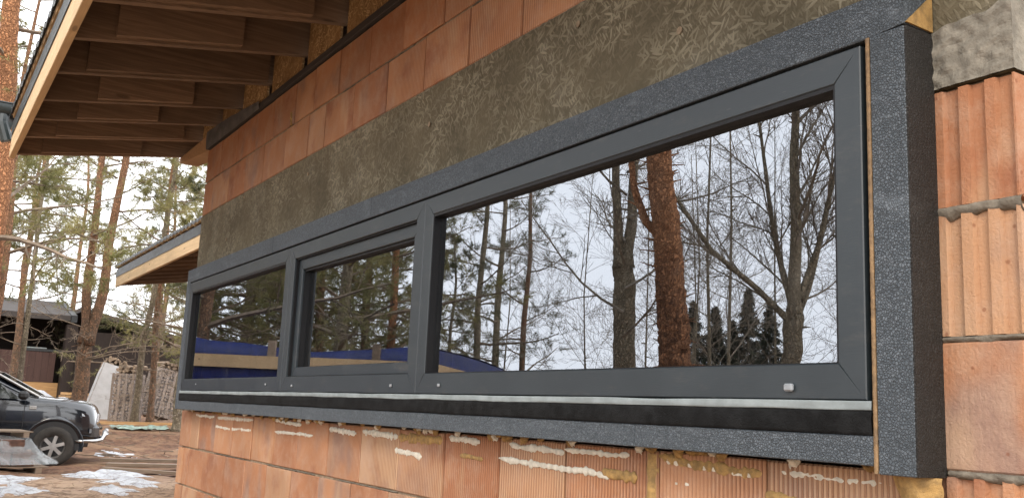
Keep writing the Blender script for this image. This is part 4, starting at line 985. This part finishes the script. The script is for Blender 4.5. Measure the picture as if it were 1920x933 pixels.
crate((-24.6,5.12,-.30), R(108), (R(-3),R(12)), .74, .7, 1.5, 'leaning slatted firewood crate nearest the house corner', 'net', 3)
q = random.Random(12)
for i, (x, y, z, l, rz, lab) in enumerate([(-22.0,3.9,-.42,1.3,8,'long yellowish plank on the ground below the firewood crates'),(-21.6,4.3,-.43,1.2,3,'long plank below the crates, nearer the house corner'),(-21.8,3.1,-.46,1.0,12,'plank end beside the front of the car'),(-21.4,3.6,-.46,1.5,6,'lower plank edging the mud in front of the crates'),
        (-13.4,2.85,-.93,1.1,-28,'dark weathered board bridging the muddy hollow beside the house'),(-12.6,2.75,-.97,1.0,-22,'second dark board in the hollow, lying lower'),(-11.3,2.25,-.99,.8,-30,'short board nearest the house corner, half in snow')]):
    m = MB().cbox(-.07 if i < 4 else -.11, .07 if i < 4 else .11, -l, l, -.03, .03, .004); o = m.build('plank', PINEW if i < 4 else OLDW, None, loc=(x, y, z)); o.rotation_euler = (q.uniform(-.04,.05), q.uniform(-.15,.1), R(rz)); tag(o, lab, 'plank')
m = MB(); m.grid(lambda u, v: (-20.6+.5*u, 3.1+1.5*v, gz(-20.6+.5*u, 3.1+1.5*v)+.05+.09*abs(mnoise.noise((u*6, v*9, 2)))), 16, 30); tag(m.build('green_film_sheet', GREENF, smooth=True), 'crumpled pale green plastic film on the mud below the crates', 'plastic sheet')
# sawn boards stacked by the dark house, and a snow heap
sb = empty('board_stack', (-30.3, 3.55, -.45), R(5)); tag(sb, 'small stack of sawn boards beside the dark house post', 'board stack')
for k in range(7): MB().box(-.5, .5, -.38+q.uniform(-.06,.06), .38+q.uniform(-.06,.06), .1+k*.105, .185+k*.105).build('board', PINEW, sb)
def snow(loc, rx, ry, h, seed, lab):
    m = MB()
    def fn(u, v):
        a = u*2*math.pi; rr = v*(1+.38*mnoise.noise((math.cos(a)*1.3+seed, math.sin(a)*1.3, seed))+.18*mnoise.noise((math.cos(a)*4+seed, math.sin(a)*4, seed)))
        x, y = loc[0]+rx*rr*math.cos(a), loc[1]+ry*rr*math.sin(a)
        return (x, y, gz(x, y)+h*(1-v**2.2)*(1+.5*mnoise.noise((x*1.7, y*1.7, seed)))-.02+.025*mnoise.noise((x*6, y*6, seed)))
    m.grid(fn, 56, 14); o = m.build('snow_patch', SNOW, smooth=True); tag(o, lab, kind='structure')
snow((-29.2,1.9), 1.5, 2.6, .75, 3, 'snow heap behind the car'); snow((-11.0,1.45), .8, .62, .08, 5, 'snow ridge right of the wrapped pallet'); snow((-9.6,1.6), .65, .5, .05, 6, 'snow patch beside the boards')
snow((-10.4,-.35), 1.0, .75, .06, 7, 'snow in front of the wrapped pallet'); snow((-8.6,-.15), .9, .5, .05, 9, 'thin snow at the left edge'); snow((-8.3,1.15), .7, .35, .05, 10, 'thin snow by the house corner'); snow((-16.6,2.6), .9, .5, .03, 11, 'melting snow beside the car wheel')
m = MB()
for i in range(420):
    x, y = q.uniform(-11.5,-6.5), q.uniform(-.9,2.2); z = gz(x, y)+.02; a = q.uniform(0,6.28); l = q.uniform(.05,.28); m.tube([(x,y,z),(x+l*math.cos(a),y+l*math.sin(a),z+q.uniform(0,.06))], [.003,.0015], 3, False)
for i in range(60):
    x, y = q.uniform(-21,-15), q.uniform(2,5); z = gz(x, y)+.03; a = q.uniform(0,6.28); l = q.uniform(.1,.5); m.tube([(x,y,z),(x+l*math.cos(a),y+l*math.sin(a),z+q.uniform(0,.08))], [.012,.006], 4, False)
tag(m.build('ground_straw', TWIGD), 'dry straw and twigs strewn over snow and mud', 'straw', kind='stuff')

# ------------------------------------------------------------------ dark neighbouring house
dh = empty('dark_house', (-40, 3, -.45)); tag(dh, 'dark brown neighbouring house with low shingled roof behind the firewood', 'house')
def dp(name, mb, mat): 
    o = mb.build(name, mat, dh); o.location = (40, -3, .45); return o
dp('wall', MB().box(-46,-41.2,-9,4.34,-.6,4.15), HOUSEP); dp('wall', MB().box(-46,-37.0,4.35,14,-.6,2.95), HOUSEP)
for k in range(46):
    y = -8.0+k*.26; 
    if y < 3.7: dp('fence_board', MB().box(-38.02,-38.0,y,y+.252,.75,2.02), HOUSEL)
dp('base_board', MB().box(-38.05,-38.01,-8,3.9,-.1,.74), PINEW)
dp('rail', MB().box(-38.1,-37.97,2.4,3.9,2.04,2.14), MEMB); dp('rail', MB().box(-38.0,-37.96,2.45,3.3,2.15,2.2), WHITE)
dp('post', MB().box(-37.9,-37.2,3.9,4.34,-.6,3.2), HOUSEP)
dp('roof', MB().add([(-37.2,-10,3.35),(-37.2,4.0,3.35),(-41.5,4.0,4.25),(-41.5,-10,4.25),(-37.2,-10,3.58),(-37.2,4.0,3.58),(-41.5,4.0,4.48),(-41.5,-10,4.48)], [(0,3,2,1),(4,5,6,7),(0,1,5,4),(1,2,6,5),(2,3,7,6),(3,0,4,7)]), HROOF)
dp('verge', MB().add([(-37.15,4.02,3.30),(-41.5,4.02,4.2),(-41.5,4.02,4.5),(-37.15,4.02,3.60),(-37.15,4.25,3.30),(-41.5,4.25,4.2),(-41.5,4.25,4.5),(-37.15,4.25,3.60)], [(0,1,2,3),(7,6,5,4),(0,3,7,4),(3,2,6,7),(0,4,5,1),(1,5,6,2)]), MEMB)
dp('roof', MB().add([(-36.6,4.3,3.75),(-36.6,14,1.55),(-46,14,1.55),(-46,4.3,3.75),(-36.6,4.3,3.95),(-36.6,14,1.75),(-46,14,1.75),(-46,4.3,3.95)], [(0,3,2,1),(4,5,6,7),(0,1,5,4),(1,2,6,5),(2,3,7,6),(3,0,4,7)]), HROOF)
